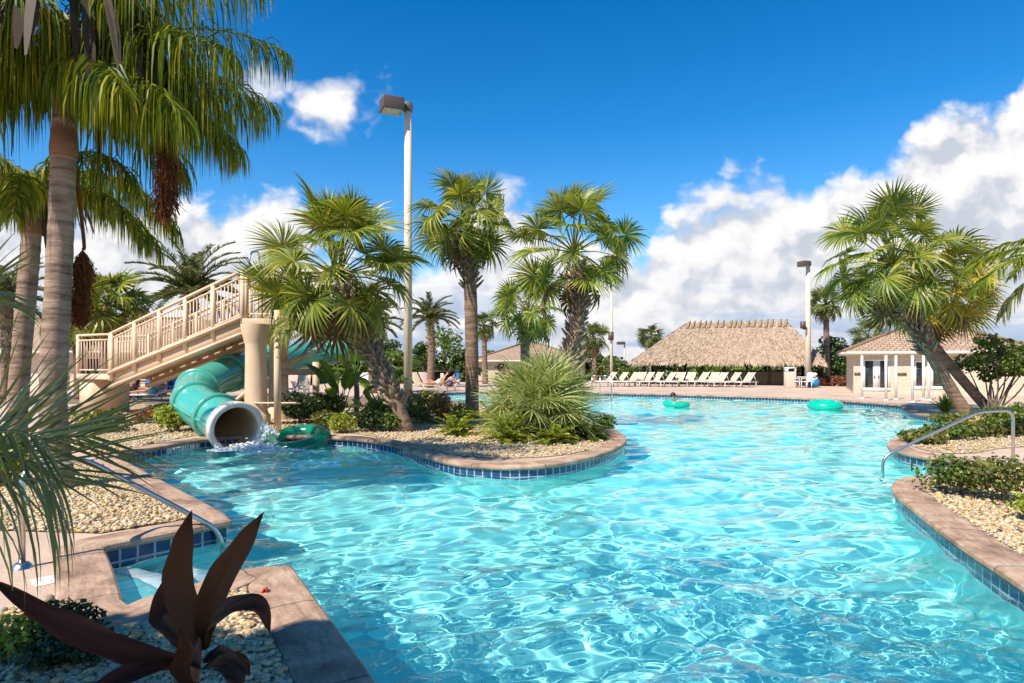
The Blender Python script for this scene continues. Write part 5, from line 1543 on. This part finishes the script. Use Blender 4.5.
b = G(408, 432); y = b[1]
sabal('cabbage_palm', 'leaning cabbage palm with a rough booted trunk and big fan crown beside the slide', [b, P(392, 392, y), P(371, 350, y + .1), P(353, 312, y + .2), P(346, 285, y + .2)], .165, .16, P(338, 276, y + .2), 50, 1.62, .98, 31, 'sabal', (.16, .98, 200), .27, (84, -40), 40, .30, 'cabbage palms', 6)
b = G(472, 418); y = b[1]
sabal('cabbage_palm', 'tall straight cabbage palm with a slim smooth lower trunk right of the concrete lamp post', [b, P(472, 370, y), P(471, 310, y), P(469, 262, y), P(466, 232, y)], .205, .20, P(465, 222, y), 34, 1.15, .88, 32, 'sabal', (.60, .99, 90), .28, (84, -56), 36, .5, 'cabbage palms', 5)
b = G(566, 420); y = b[1]
sabal('cabbage_palm', 'stout cabbage palm rising behind the fan palm bush with separate drooping fans', [b, P(568, 390, y), P(573, 345, y), P(580, 298, y), P(576, 262, y)], .21, .22, P(574, 252, y), 30, 1.55, .92, 33, 'sabal', (.38, .99, 150), .30, (88, -40), 38, .36, 'cabbage palms', 4)
y = 30.0; b = np.array((P(526, 0, y)[0], y, 0))
sabal('cabbage_palm', 'shorter shaggy cabbage palm standing behind the stout one', [b, P(525, 350, y), P(526, 322, y), P(528, 312, y)], .22, .22, P(528, 311, y), 30, 1.30, .88, 34, 'sabal', (.4, .99, 40), .25, (80, -55), 26, .5, 'cabbage palms', 5)
b = G(968, 416); y = b[1]
sabal('cabbage_palm', 'front leaning cabbage palm on the right with a bare lower trunk', [b, P(948, 384, y), P(926, 345, y), P(906, 305, y), P(893, 275, y)], .185, .18, P(893, 264, y), 46, 1.62, .98, 35, 'sabal', (.45, .99, 160), .32, (86, -46), 40, .36, 'leaning palms on the right', 4)
b = G(990, 411); y = b[1]
sabal('cabbage_palm', 'rear leaning cabbage palm on the right with yellowing fans', [b, P(966, 384, y), P(944, 358, y), P(927, 335, y), P(924, 312, y), P(928, 298, y)], .165, .18, P(934, 290, y - .35), 36, 1.50, .95, 36, 'sabal_gold', (.5, .99, 120), .28, (70, -52), 38, .42, 'leaning palms on the right', 5)
for px, py, pyb, Y, nl, st, bl, sd_, lab, m_ in ((594, 338, 384, 56, 26, 1.0, .85, 41, 'small distant cabbage palm left of the slender lamp post', 'sabal_far'), (484, 326, 378, 52, 24, .9, .8, 42, 'small distant cabbage palm seen just right of the straight palm trunk', 'sabal_far'),
                                        (826, 304, 372, 50, 30, 1.0, .9, 43, 'distant cabbage palm with a plain trunk right of the thatched hut', 'sabal_far'), (651, 337, 380, 64, 22, 1.0, .9, 44, 'palm top peeping over the left slope of the thatched roof', 'sabal_far'),
                                        (868, 337, 372, 52, 24, 1.1, .9, 45, 'palm top peeping over the pool house roof', 'sabal_far'), (106, 304, 372, 27, 40, 1.1, .95, 46, 'dense cabbage palm behind the foot of the slide stair', 'sabal'),
                                        (573, 352, 384, 60, 20, .9, .8, 47, 'distant low palm behind the stout palm trunk', 'sabal_far'), (78, 322, 372, 30, 26, 1.0, .9, 49, 'cabbage palm half hidden by the nearest queen palm trunk', 'sabal')):
    b = np.array((P(px, 0, Y)[0] + .1, Y, 0))
    sabal('cabbage_palm', lab, [b, P(px + .5, (py + 363) / 2 + 8, Y), P(px, py + 3, Y)], .24, .20, P(px, py, Y), nl, st, bl, sd_, m_, None, .2, (82, -52), 24, .45, 'distant cabbage palms', 3)


def date_palm(label, px, py, Y, n, ln, seed, tr=.25, mat='date'):
    rng = np.random.default_rng(seed); b = np.array((P(px, 0, Y)[0], Y, 0)); c = P(px, py, Y)
    root = thing('date_palm', b, label, 'palm tree', 'date palms'); path = spline([b, (b + c) / 2 + (.1, 0, 0), c], 16)
    palm_trunk(root, path, tr, tr * 1.1, M['trunk_sabal'], rng); bt = MB(); boots(bt, path, tr, rng, .5, 1, 40, .25); obj('leaf_base', bt, M['boot'], root)
    for i in range(n):
        f = (i + .5) / n; e = 82 - 92 * f + rng.normal(0, 5)
        mb = MB(); p, d = rachis(c, i * 2.39996 + rng.normal(0, .1), e, e - 62 + 12 * f, ln * rng.uniform(.85, 1.1), 12, 1.4)
        pinnate(mb, p, d, 62, .60, .16, rng, .024, .08, .5, .8, .14, r0=.035, shape=lambda t: (1 - .6 * t)); obj('frond', mb, M[mat], root)
    return root


date_palm('large date palm with stiff arching fronds behind the slide stair', 192, 292, 31, 40, 3.0, 61)
date_palm('small date palm seen right of the tall concrete lamp post', 430, 319, 44, 24, 2.3, 62)
date_palm('date palm at the far left edge behind the queen palm trunks', 6, 300, 30, 26, 2.7, 63)
date_palm('young date palm behind the leaning palm trunk by the slide', 372, 326, 36, 20, 2.0, 64)
# the arching frond that comes in from the right edge
rng = np.random.default_rng(66); bb = np.array((P(1105, 0, 13)[0], 13, 0)); cc = P(1102, 262, 13)
root = thing('coconut_palm', bb, 'palm at the right edge of which only arching feather fronds show', 'palm tree')
palm_trunk(root, spline([bb, (bb + cc) / 2, cc], 20), .2, .16, M['trunk_queen'], rng)
for az, e0, e1, ln, m_ in ((186, 22, -50, 3.1, 'queen'), (172, 30, -38, 2.7, 'queen'), (205, 36, -50, 2.6, 'date'), (182, 4, -62, 2.5, 'date'), (90, 40, -40, 2.5, 'queen'), (0, 40, -40, 2.6, 'queen'), (270, 45, -45, 2.4, 'queen'), (310, 60, -40, 2.5, 'queen'), (130, 50, -40, 2.5, 'queen')):
    mb = MB(); p, d = rachis(cc, R(az), e0, e1, ln, 16, 1.2); pinnate(mb, p, d, 70, .62, .62, rng, .017, .1, .3, .6, .12, r0=.03); obj('frond', mb, M[m_], root)

# ------------------------------------------------------------------ fan palm bush on the peninsula
rng = np.random.default_rng(70); b = G(543, 437)
root = thing('fan_palm_bush', b, 'big round bush of silvery green fan palm leaves on the peninsula tip', 'palm bush')
mb = MB()
for i in range(9):
    c = b + np.array((rng.normal(0, .28), rng.normal(.2, .22), .40)); fan_crown(mb, c, 18, .92 * rng.uniform(.7, 1.3), .76, rng, (90, -16), 30, .08, .50, None, .8)
obj('foliage', mb, M['silver'], root)
mb = MB()
for i in range(5): mb.tube(spline([b + np.array((rng.normal(0, .3), rng.normal(.2, .3), -.02)), b + np.array((rng.normal(0, .4), rng.normal(.2, .3), .2)), b + np.array((rng.normal(0, .4), rng.normal(.2, .3), .42))], 6), .09, 8)
obj('stem', mb, M['trunk_sabal'], root)


def cycad(label, px, py, n, ln, mat, seed, leaf=.13, e=(80, 8), name='cycad', cat='plant', width=.016, group=None, hang=.1, k=24):
    rng = np.random.default_rng(seed); b = G(px, py); root = thing(name, b, label, cat, group); mb = MB()
    for i in range(n):
        f = (i + .5) / n; el = e[0] + (e[1] - e[0]) * f + rng.normal(0, 6)
        p, d = rachis(b + up * .05, i * 2.39996 + rng.normal(0, .2), el, el - 50, ln * rng.uniform(.75, 1.15), 9, 1.3); pinnate(mb, p, d, k, leaf, hang, rng, width, .15, .3, .5, .1, r0=.012)
    obj('foliage', mb, M[mat], root); obj('stem', MB().lathe([(0.09, -.02), (.11, .06), (.06, .14), (0, .15)], b, 10), M['boot'], root); return root


gr = 'low plants on the peninsula'
cycad('dark green cycad between the leaning palm foot and the red croton', 424, 424, 22, 1.05, 'shrub', 71, group=gr)
cycad('cycad with arching fronds close behind the leaning palm foot', 412, 418, 16, .9, 'shrub_dark', 72, group=gr)
cycad('lime green ferny plant at the water side under the red croton', 456, 436, 26, .62, 'shrub_lime', 73, .12, (75, 0), 'fern', group=gr)
cycad('lime fern under the left side of the fan palm bush', 508, 442, 30, .72, 'shrub_lime', 74, .13, (80, 5), 'fern', group=gr)
cycad('green fern spilling out under the middle of the fan palm bush', 556, 444, 26, .55, 'shrub_lime', 75, .12, (70, 0), 'fern', group=gr)
cycad('green fern under the right end of the fan palm bush', 590, 440, 26, .58, 'shrub', 76, .12, (70, 0), 'fern', group=gr)
cycad('tall lime fern tucked into the left flank of the fan palm bush', 496, 432, 24, .95, 'shrub_lime', 77, .15, (85, 20), 'fern', group=gr)
shrub('croton', 'croton bush with red and pink leaves behind the cycads', G(441, 420), .75, .80, 'croton', 78, 260, .15, 'shrub', gr)
shrub('shrub', 'dark low shrub behind the red croton near the far water', G(430, 408), 1.6, .75, 'olive', 79, 900, .10, 'shrub', gr)
shrub('shrub', 'small yellow green shrub between croton and straight palm trunk', G(462, 424), .9, .62, 'shrub_lime', 80, 350, .10, 'shrub', gr)
shrub('shrub', 'green shrub low behind the right side of the fan palm bush', G(604, 430), .7, .45, 'shrub', 801, 350, .09, 'shrub', gr)

# slide bank shrubs
gb = 'shrubs on the slide bank'
shrub('hedge_shrub', 'dark clipped shrub right of the tower support pole', G(301, 424), 1.5, .95, 'shrub_dark', 81, 1500, .09, 'shrub', gb)
shrub('hedge_shrub', 'dark shrub behind the pale rock', G(328, 419), 1.3, .85, 'shrub', 82, 1300, .09, 'shrub', gb)
shrub('shrub', 'grey green small leaved shrub left of the pale rock', G(324, 431), .75, .55, 'olive', 83, 900, .06, 'shrub', gb)
shrub('shrub', 'bright green shrub in front of the pale rock', G(342, 433), .85, .55, 'shrub_lime', 84, 900, .06, 'shrub', gb)
shrub('shrub', 'dark rounded shrub right of the pale rock', G(371, 432), .9, .62, 'shrub_dark', 85, 1100, .07, 'shrub', gb)
shrub('shrub', 'low shrub at the very foot of the leaning palm', G(391, 432), .7, .5, 'shrub', 86, 800, .07, 'shrub', gb)
shrub('shrub', 'olive shrub behind the dark rounded one', G(380, 421), 1.2, .75, 'olive', 87, 900, .09, 'shrub', gb)
shrub('shrub', 'lime shrub left of the slide mouth', G(176, 432), 1.2, .72, 'shrub_lime', 88, 1100, .09, 'shrub', gb)
shrub('shrub', 'dark green shrub between lime shrub and slide tube', G(194, 424), 1.0, .60, 'shrub', 89, 900, .09, 'shrub', gb)
shrub('shrub', 'olive shrub behind the lime shrub left of the slide', G(158, 421), 1.2, .42, 'olive', 90, 900, .09, 'shrub', gb)
shrub('shrub', 'low green shrub under the bather in teal trunks', G(178, 413), 2.0, .38, 'shrub', 91, 1100, .10, 'shrub', gb)
shrub('shrub', 'reddish leaved shrub in the bed below the seated bather', G(143, 424), .6, .48, 'croton', 92, 260, .10, 'shrub', gb)
shrub('shrub', 'wide green shrub beside the nearest queen palm trunk', G(104, 432), 1.5, .60, 'olive', 93, 800, .10, 'shrub', gb)
shrub('shrub', 'yellow green shrub behind the slide columns', G(236, 414), 1.8, .55, 'shrub_lime', 94, 900, .09, 'shrub', gb)
shrub('shrub', 'leafy shrub at the left edge under the close palm frond', G(-4, 486), 1.1, .80, 'shrub_lime', 95, 900, .10, 'shrub', gb)
rng = np.random.default_rng(96); c = G(352, 426)
V0, T0 = ico(3); V = V0 * np.array((.55, .35, .32)) * (1 + .10 * np.sin(V0 @ np.array((5, 3, 4.0)))[:, None] + .06 * np.sin(V0 @ np.array((-7, 9, 5.0)))[:, None]) + c + (0, 0, .2); V[:, 2] = np.clip(V[:, 2], -.02, .46)
tag(obj('landscape_rock', MB().add(V - c, None, T0), M['rock'], org=c), 'pale flat topped rock among the shrubs right of the slide tower', 'rock')


def paddle_plant(label, px, py, hh, n, seed, Ll=.9, w=.16, trunk=0, mat='banana', el=(86, 40)):
    rng = np.random.default_rng(seed); b = G(px, py); root = thing('paddle_leaf_plant', b, label, 'plant', 'paddle leaved plants'); mb = MB(); sm = MB()
    tb0 = b + up * trunk
    if trunk: obj('trunk', MB().tube(spline([b, b + up * trunk * .5 + (.03, 0, 0), tb0 + up * .15], 10), [.11, .10, .10, .10, .095, .09, .09, .085, .08, .07], 10), M['trunk_sabal'], root)
    for i in range(n):
        e = R(el[0] + (el[1] - el[0]) * (i + .5) / n); az = i * 2.4 + rng.normal(0, .3); st = (hh - trunk) * rng.uniform(.35, .6)
        d = np.array((math.cos(az) * math.cos(e), math.sin(az) * math.cos(e), math.sin(e))); p0 = tb0; p1 = tb0 + d * st
        sm.tube([p0, (p0 + p1) / 2, p1], [.03, .022, .014], 5, False); LL = Ll * rng.uniform(.75, 1.15)
        t = np.linspace(0, 1, 9); out = np.array((math.cos(az), math.sin(az), 0))
        Cc = p1 + d * (LL * t)[:, None] + out * (.25 * LL * t ** 2)[:, None] - up * (.40 * LL * t ** 2 * math.cos(e * .8))[:, None]
        sd_ = unit(np.cross(d, up) + rng.normal(0, .25, 3)); W = w * np.array([.12, .7, 1, 1.05, 1.0, .9, .72, .45, .03])
        for s in (-1, 1):     # two halves folded along the midrib
            side = unit(sd_ * s + np.cross(sd_, d) * .35)
            A = Cc; B = Cc + side * W[:, None] * 1.0; V = np.stack([A, B], 1).reshape(-1, 3); k = np.arange(8) * 2; mb.add(V, np.stack([k, k + 1, k + 3, k + 2], 1))
    obj('foliage', mb, M[mat], root); obj('stalk', sm, M['banana'], root); return root


paddle_plant('banana like plant with upright lime leaves left of the leaning palm trunk', 340, 418, 2.1, 9, 101, 1.0, .17)
paddle_plant('orange trunked young plant with paddle leaves beside the leaning palm', 356, 413, 2.2, 9, 102, .95, .13, 1.15, el=(86, 20))
paddle_plant('low paddle leaved plant under the leaning palm trunk', 371, 422, 1.1, 8, 103, .6, .11)
paddle_plant('broad leaved plant close behind the orange trunked one', 381, 409, 1.7, 8, 104, .9, .16)

# right hand beds
gr = 'low shrubs in the right beds'
for i, (px, py, w, h, m_, lab) in enumerate(((925, 444, 1.1, .30, 'olive', 'low olive groundcover shrub at the tip of the right bed'), (950, 440, 1.3, .34, 'shrub', 'low green shrub left of the front leaning trunk foot'), (975, 437, 1.3, .36, 'olive', 'olive shrub below the curve of the right handrail'),
                                            (1003, 434, 1.3, .40, 'shrub_lime', 'yellow green shrub under the bend of the right handrail'), (1030, 436, 1.4, .42, 'olive', 'olive shrub at the right edge behind the handrail post'), (1000, 423, 1.6, .5, 'shrub', 'green shrub between the two leaning trunk feet and the shrub tree'), (1040, 420, 2.2, .6, 'shrub', 'broad green shrub at the right edge under the shrub tree'),
                                            (952, 425, 1.1, .35, 'olive', 'olive shrub at the pool side of the front leaning trunk'))):
    shrub('shrub', lab, G(px, py), w, h, m_, 110 + i, 1000, .08, 'shrub', gr, stem=.006)
shrub('shrub', 'leafy shrub with bare stems on gravel, left one in the near right bed', G(955, 496), .95, .52, 'shrub', 121, 900, .055, 'shrub', gr, .008, .62)
shrub('shrub', 'leafy shrub with bare stems on gravel, right one in the near right bed', G(1004, 503), 1.15, .60, 'olive', 122, 1200, .055, 'shrub', gr, .008, .62)
shrub('shrub', 'small shrub cut by the right picture edge on the near gravel', G(1040, 524), .6, .34, 'shrub_lime', 123, 500, .05, 'shrub', gr, .008, .62)
rng = np.random.default_rng(125); b = G(945, 413); root = thing('flax_tuft', b, 'strappy bright green tuft left of the leaning trunks by the far water', 'plant')
n = 130; a = rng.uniform(0, 6.3, n); e = np.radians(rng.uniform(35, 88, n)); d = np.stack([np.cos(a) * np.cos(e), np.sin(a) * np.cos(e), np.sin(e)], 1); ln = rng.uniform(.4, .8, n)[:, None]
C = np.stack([b + d * .02, b + d * ln * .6, b + d * ln - up * (.18 * np.cos(e))[:, None]], 1)
obj('foliage', MB().strips(C, unit(np.cross(d, rng.normal(0, 1, (n, 3)))), np.array([.018, .02, .003])), M['shrub_lime'], root)
# multi stemmed shrub tree
rng = np.random.default_rng(126); b = G(993, 412); root = thing('shrub_tree', b, 'round multi stemmed small tree with dark glossy leaves at the right edge', 'tree'); mb = MB(); tm = MB()
ctr = P(1004, 358, b[1])
for i in range(34):
    d = unit(rng.normal(0, 1, 3)); c = ctr + d * np.array((1.35, 1.1, .82)) * rng.uniform(.55, 1.0); scatter_leaves(mb, c, 130, (.36, .36, .25), .11, rng, shell=.4)
    if i % 3 == 0: stems(tm, b + (rng.normal(0, .15), rng.normal(0, .1), -.02), [c], .035, rng)
obj('crown', mb, M['shrub'], root); obj('trunk', tm, M['bark'], root)

# hedge and shrubs at the far deck
rng = np.random.default_rng(130); mb = MB(); sm = MB(); a_, b_ = G(816, 386.0), G(853, 386.5)
root = thing('copper_hedge', (a_ + b_) / 2, 'low hedge with copper red leaves between the hut and the pool house', 'hedge')
for i in range(16):
    c = a_ + (b_ - a_) * (i + .5) / 16 + (0, rng.normal(.2, .12), .42 + rng.normal(0, .05)); scatter_leaves(mb, c, 170, (.34, .45, .36), .14, rng); stems(sm, c - (0, 0, .44), [c], .02, rng)
obj('foliage', mb, M['copper'], root); obj('stem', sm, M['bark'], root)
shrub('bush', 'rounded dark green bush left of the thatched hut beyond the loungers', (P(625, 0, 55)[0], 55, 0), 3.4, 1.5, 'shrub', 131, 1800, .16, 'shrub')
shrub('bush', 'small olive bush between the distant palm and slender lamp post', (P(602, 0, 56)[0], 56, 0), 2.0, 1.7, 'olive', 132, 900, .16, 'shrub')
tree('bay_tree', 'dark bushy tree between the thatched hut and the pool house', (P(834, 0, 51)[0], 51, 0), P(0, 335, 51)[2], 3.6, 'tree_leaf', 133, 2600, .22, None, .10, .15)
tree('bay_tree', 'low dark tree close to the left wall of the pool house', (P(852, 0, 50)[0], 50, 0), P(0, 350, 50)[2], 2.2, 'tree_leaf', 134, 1400, .2, None, .08, .1)

# trees behind the left deck, one by one
bt = [(212, 340, 30, 44, 'tree_leaf', 'dark leafy tree seen through the gap under the slide stair'), (238, 346, 26, 50, 'tree_lime', 'bright small tree behind the slide stair columns'), (286, 343, 40, 60, 'tree_leaf', 'dark tree behind the upper bend of the green slide'),
      (318, 349, 34, 56, 'tree_lime', 'light green tree behind the braces of the tower'), (350, 342, 44, 62, 'tree_leaf', 'broad dark tree behind the paddle leaved plants'), (385, 336, 40, 60, 'tree_leaf', 'dense tree just left of the tall concrete lamp post'),
      (424, 340, 34, 66, 'tree_leaf', 'dark tree just right of the tall concrete lamp post'), (445, 326, 44, 68, 'tree_lime', 'tall bright green tree left of the straight palm trunk'), (494, 350, 40, 64, 'tree_leaf', 'low dark tree right of the straight palm trunk'),
      (400, 352, 40, 54, 'tree_lime', 'lower bright tree in front of the dense ones by the lamp post'), (462, 348, 30, 58, 'tree_leaf', 'dark tree directly behind the straight palm trunk'), (585, 360, 26, 66, 'tree_leaf', 'small dark tree behind the stout palm trunk'),
      (268, 350, 30, 50, 'tree_leaf', 'dark tree between the tower columns'), (666, 362, 50, 66, 'tree_leaf', 'tree in the gap under the left end of the hut roof'), (706, 363, 50, 68, 'tree_lime', 'bright tree seen under the hut roof left of centre'),
      (752, 363, 50, 66, 'tree_lime', 'bright tree seen under the hut roof right of centre'), (795, 361, 44, 64, 'tree_leaf', 'tree seen under the right end of the hut roof'), (1040, 348, 60, 48, 'tree_leaf', 'dark tree beyond the pool house at the right edge'), (870, 345, 24, 58, 'tree_leaf', 'tree behind the left end of the pool house')]
for i, (px, pt, w, Y, m_, lab) in enumerate(bt):
    tree('broadleaf_tree', lab, (P(px, 0, Y)[0], Y, 0), P(0, pt, Y)[2], w * Y / F * 1.15, m_, 150 + i, 1900, .30, 'trees behind the deck', .15, .06)
# far wood on the horizon
rng = np.random.default_rng(170); mb = MB(); n = 16000
x = rng.uniform(-150, 150, n); hgt_ = 2.0 + 1.1 * np.sin(x * .21) + .8 * np.sin(x * .53 + 1) + .5 * np.sin(x * 1.3)
p = np.stack([x, 95 + rng.normal(0, 3, n), rng.random(n) ** .7 * np.maximum(hgt_, .8)], 1); add_leaves(mb, p, unit(rng.normal(0, 1, (n, 3)) + (0, -.6, .4)), .8, rng)
tag(obj('far_wood', mb, M['tree_leaf']), kind='stuff')

for i_, (pl_, n_) in enumerate(((poly_fore, 60), (poly_left, 120), (poly_bank, 420), (poly_r1, 120), (poly_r2, 170))):
    litter('leaf_litter', pl_, n_, 300 + i_)

# ------------------------------------------------------------------ close plants
# dwarf date palm whose fronds reach in from the left edge
rng = np.random.default_rng(180); Yp = 2.75; cpt = P(-62, 452, Yp); bpt = np.array((cpt[0], Yp, 0))
root = thing('dwarf_date_palm', bpt, 'dwarf palm whose slender green fronds reach in from the left edge', 'palm tree')
palm_trunk(root, spline([bpt, (bpt + cpt) / 2, cpt], 10), .09, .08, M['trunk_sabal'], rng)


def close_frond(pts, n, up_len, dn_len, hang_u, hang_d, mat='frond', w=.0055, fan=1.0):
    p = spline(pts, 16); d = np.gradient(p, axis=0); d = unit(d); mb = MB(); mb.tube(p, np.linspace(.011, .003, 16), 6, False)
    t = np.linspace(.12, 1, n); x = t * 15; i = np.clip(x.astype(int), 0, 14); f = (x - i)[:, None]; B = p[i] * (1 - f) + p[i + 1] * f; D = unit(d[i] * (1 - f) + d[i + 1] * f)
    S = unit(np.cross(D, np.array((0, -1.0, .25))))
    S = np.where((S[:, 2:3] < 0), -S, S)
    for sg, ln, hg in ((1, up_len, hang_u), (-1, dn_len, hang_d)):
        if ln <= 0: continue
        ll = ln * np.sin(np.pi * np.clip(.2 + .65 * t, 0, 1)) ** .5 * rng.uniform(.85, 1.12, n)
        d0 = unit(S * sg * (1 - .45 * t[:, None]) + D * (.55 + .9 * t[:, None]) * fan + rng.normal(0, .09, (n, 3))); cur = B; ps = [B]
        for s_ in range(1, 7):
            wg = np.clip(hg * (s_ / 6) ** 1.2, 0, .97); cur = cur + unit(d0 * (1 - wg) + np.array((0, 0, -1.0)) * wg) * ll[:, None] / 6; ps.append(cur)
        mb.strips(np.stack(ps, 1), unit(np.cross(d0, rng.normal(0, .4, (n, 3)) + np.array((0, -1.0, .3)))), w * np.array([.6, 1, 1, .95, .8, .5, .05]))
    obj('frond', mb, M[mat], root)


close_frond([cpt, P(-34, 440, Yp), P(-4, 432, Yp - .05), P(20, 432, Yp - .1), P(40, 438, Yp - .12)], 20, .58, .40, .0, .30, fan=.75)
close_frond([cpt + (0, .1, 0), P(-34, 456, Yp + .1), P(6, 446, Yp + .1), P(52, 438, Yp + .15), P(92, 436, Yp + .2)], 24, .46, .52, .06, .12)
close_frond([cpt, P(-40, 446, Yp + .1), P(0, 455, Yp), P(36, 464, Yp), P(58, 480, Yp - .05)], 20, .62, .50, .08, .80)
close_frond([cpt, P(-52, 500, Yp), P(-20, 492, Yp), P(24, 478, Yp - .2), P(58, 490, Yp - .3)], 16, .0, .56, .1, .97)
close_frond([cpt, P(-70, 380, Yp), P(-60, 330, Yp), P(-40, 300, Yp), P(-16, 290, Yp)], 26, .42, .42, .2, .5)

# ti plant with long dark red leaves in the foreground
rng = np.random.default_rng(190); Yt = 2.9; bt0 = np.array((P(190, 0, Yt)[0], Yt, 0))
root = thing('ti_plant', bt0, 'dark burgundy ti plant with long broad leaves on the near gravel', 'plant')
obj('stem', MB().tube(spline([bt0 - up * .02, bt0 + up * .15, P(196, 668, Yt), P(200, 636, Yt)], 10), np.linspace(.028, .016, 10), 8), M['trunk_red'], root)


def ti_leaf(pts, w, twist=(0, -1, .2), fold=.35, prof=None):
    C = spline([np.array(p) for p in pts], 22); d = unit(np.gradient(C, axis=0)); t = np.linspace(0, 1, 22)
    W = .80 * w * (np.sin(np.pi * np.clip(t, 0, 1) ** .85) ** .75 * .98 + .10 * (1 - t)) * (1 + .05 * np.sin(t * 23 + w * 90))
    W[-1] = .001
    nr = np.array(twist, float); S = unit(np.cross(d, nr)); N_ = np.cross(S, d)
    nu = 25; u = np.linspace(-1, 1, nu); V = C[:, None, :] + S[:, None, :] * (W[:, None] * u)[..., None] + N_[:, None, :] * (W[:, None] * fold * np.abs(u) + .006 * np.sin(t[:, None] * 16 + u * 5) * np.abs(u) + .0016 * np.cos(u * 38) * np.minimum(1, 3 * (1 - np.abs(u))))[..., None]
    k = np.arange(21)[:, None] * nu + np.arange(nu - 1)[None]; mb = MB().add(V.reshape(-1, 3), np.stack([k, k + 1, k + nu + 1, k + nu], -1).reshape(-1, 4))
    obj('leaf', mb, M['ti'], root, smooth=True)


ti_leaf([P(203, 648, Yt), P(189, 615, Yt + .02), P(180, 580, Yt + .03), P(184, 545, Yt + .03), P(192, 510, Yt)], .085, (.1, -1, .1))
ti_leaf([P(204, 650, Yt), P(208, 618, Yt - .03), P(222, 580, Yt - .06), P(244, 545, Yt - .08), P(264, 512, Yt - .10)], .082, (-.1, -1, .25))
ti_leaf([P(203, 648, Yt), P(212, 622, Yt - .08), P(236, 606, Yt - .14), P(260, 606, Yt - .18), P(270, 632, Yt - .2)], .060, (.1, -.7, .9), .25)
ti_leaf([P(198, 664, Yt), P(150, 660, Yt - .15), P(92, 640, Yt - .25), P(40, 612, Yt - .3), P(-8, 580, Yt - .3)], .075, (.2, -.6, 1), .25)
ti_leaf([P(200, 668, Yt), P(176, 664, Yt - .15), P(140, 672, Yt - .3), P(96, 690, Yt - .4), P(50, 720, Yt - .45)], .06, (.1, -.5, 1), .25)
ti_leaf([P(200, 660, Yt), P(170, 628, Yt + .12), P(160, 612, Yt + .2), P(166, 588, Yt + .25), P(176, 562, Yt + .28)], .055, (.4, -1, .2))
ti_leaf([P(204, 662, Yt), P(222, 652, Yt + .1), P(240, 660, Yt + .2), P(250, 676, Yt + .22)], .05, (0, -.6, 1), .2)
ti_leaf([P(204, 668, Yt), P(222, 662, Yt - .2), P(236, 676, Yt - .3), P(240, 700, Yt - .35)], .055, (0, -.6, 1), .2)
ti_leaf([P(196, 690, Yt), P(182, 672, Yt - .2), P(186, 650, Yt - .25), P(180, 628, Yt - .27)], .05, (.2, -1, .3), .3)

g_ = 'low plants on the near gravel'
shrub('shrub', 'green leafy shrub in the bottom left corner of the near gravel', G(14, 656), .55, .24, 'shrub_lime', 191, 700, .035, 'shrub', g_, .006)
shrub('shrub', 'dark low shrub with red flowers behind the long ti leaf', G(62, 640), .50, .24, 'shrub_dark', 192, 900, .035, 'shrub', g_, .006, flowers=3)
shrub('shrub', 'dark shrub in shade left of the ti plant', G(66, 668), .52, .20, 'shrub_dark', 193, 900, .035, 'shrub', g_, .006)
shrub('seedling', 'small green seedling right behind the ti plant stem', G(222, 668), .16, .10, 'shrub', 194, 120, .03, 'plant', g_, .004)
shrub('seedling', 'tiny red flowered sprig near the planter corner', G(265, 596), .05, .05, 'shrub', 195, 10, .02, 'plant', g_, .003, flowers=1)

# the big tree behind the viewpoint that shades the near bed
rng = np.random.default_rng(200); tb0 = np.array((-5.6, -2.6, 0))
root = thing('shade_tree', tb0, 'large leafy tree behind the viewpoint, seen only by its shade on the near gravel', 'tree'); mb = MB(); tm = MB()
tm.tube(spline([tb0, tb0 + (.3, .2, 2.0), tb0 + (1.2, 1.5, 3.9)], 10), np.linspace(.22, .12, 10), 10, False)
for i in range(34):
    c = np.array((-3.95, .05, 5.0)) + unit(rng.normal(0, 1, 3)) * np.array((2.0, 1.0, .6)) * rng.uniform(.4, 1); scatter_leaves(mb, c, 190, (.55, .4, .4), .17, rng, shell=.3); 
    if i % 3 == 0: stems(tm, tb0 + (1.2, 1.5, 3.9), [c], .05, rng)
obj('crown', mb, M['tree_leaf'], root); obj('trunk', tm, M['bark'], root)
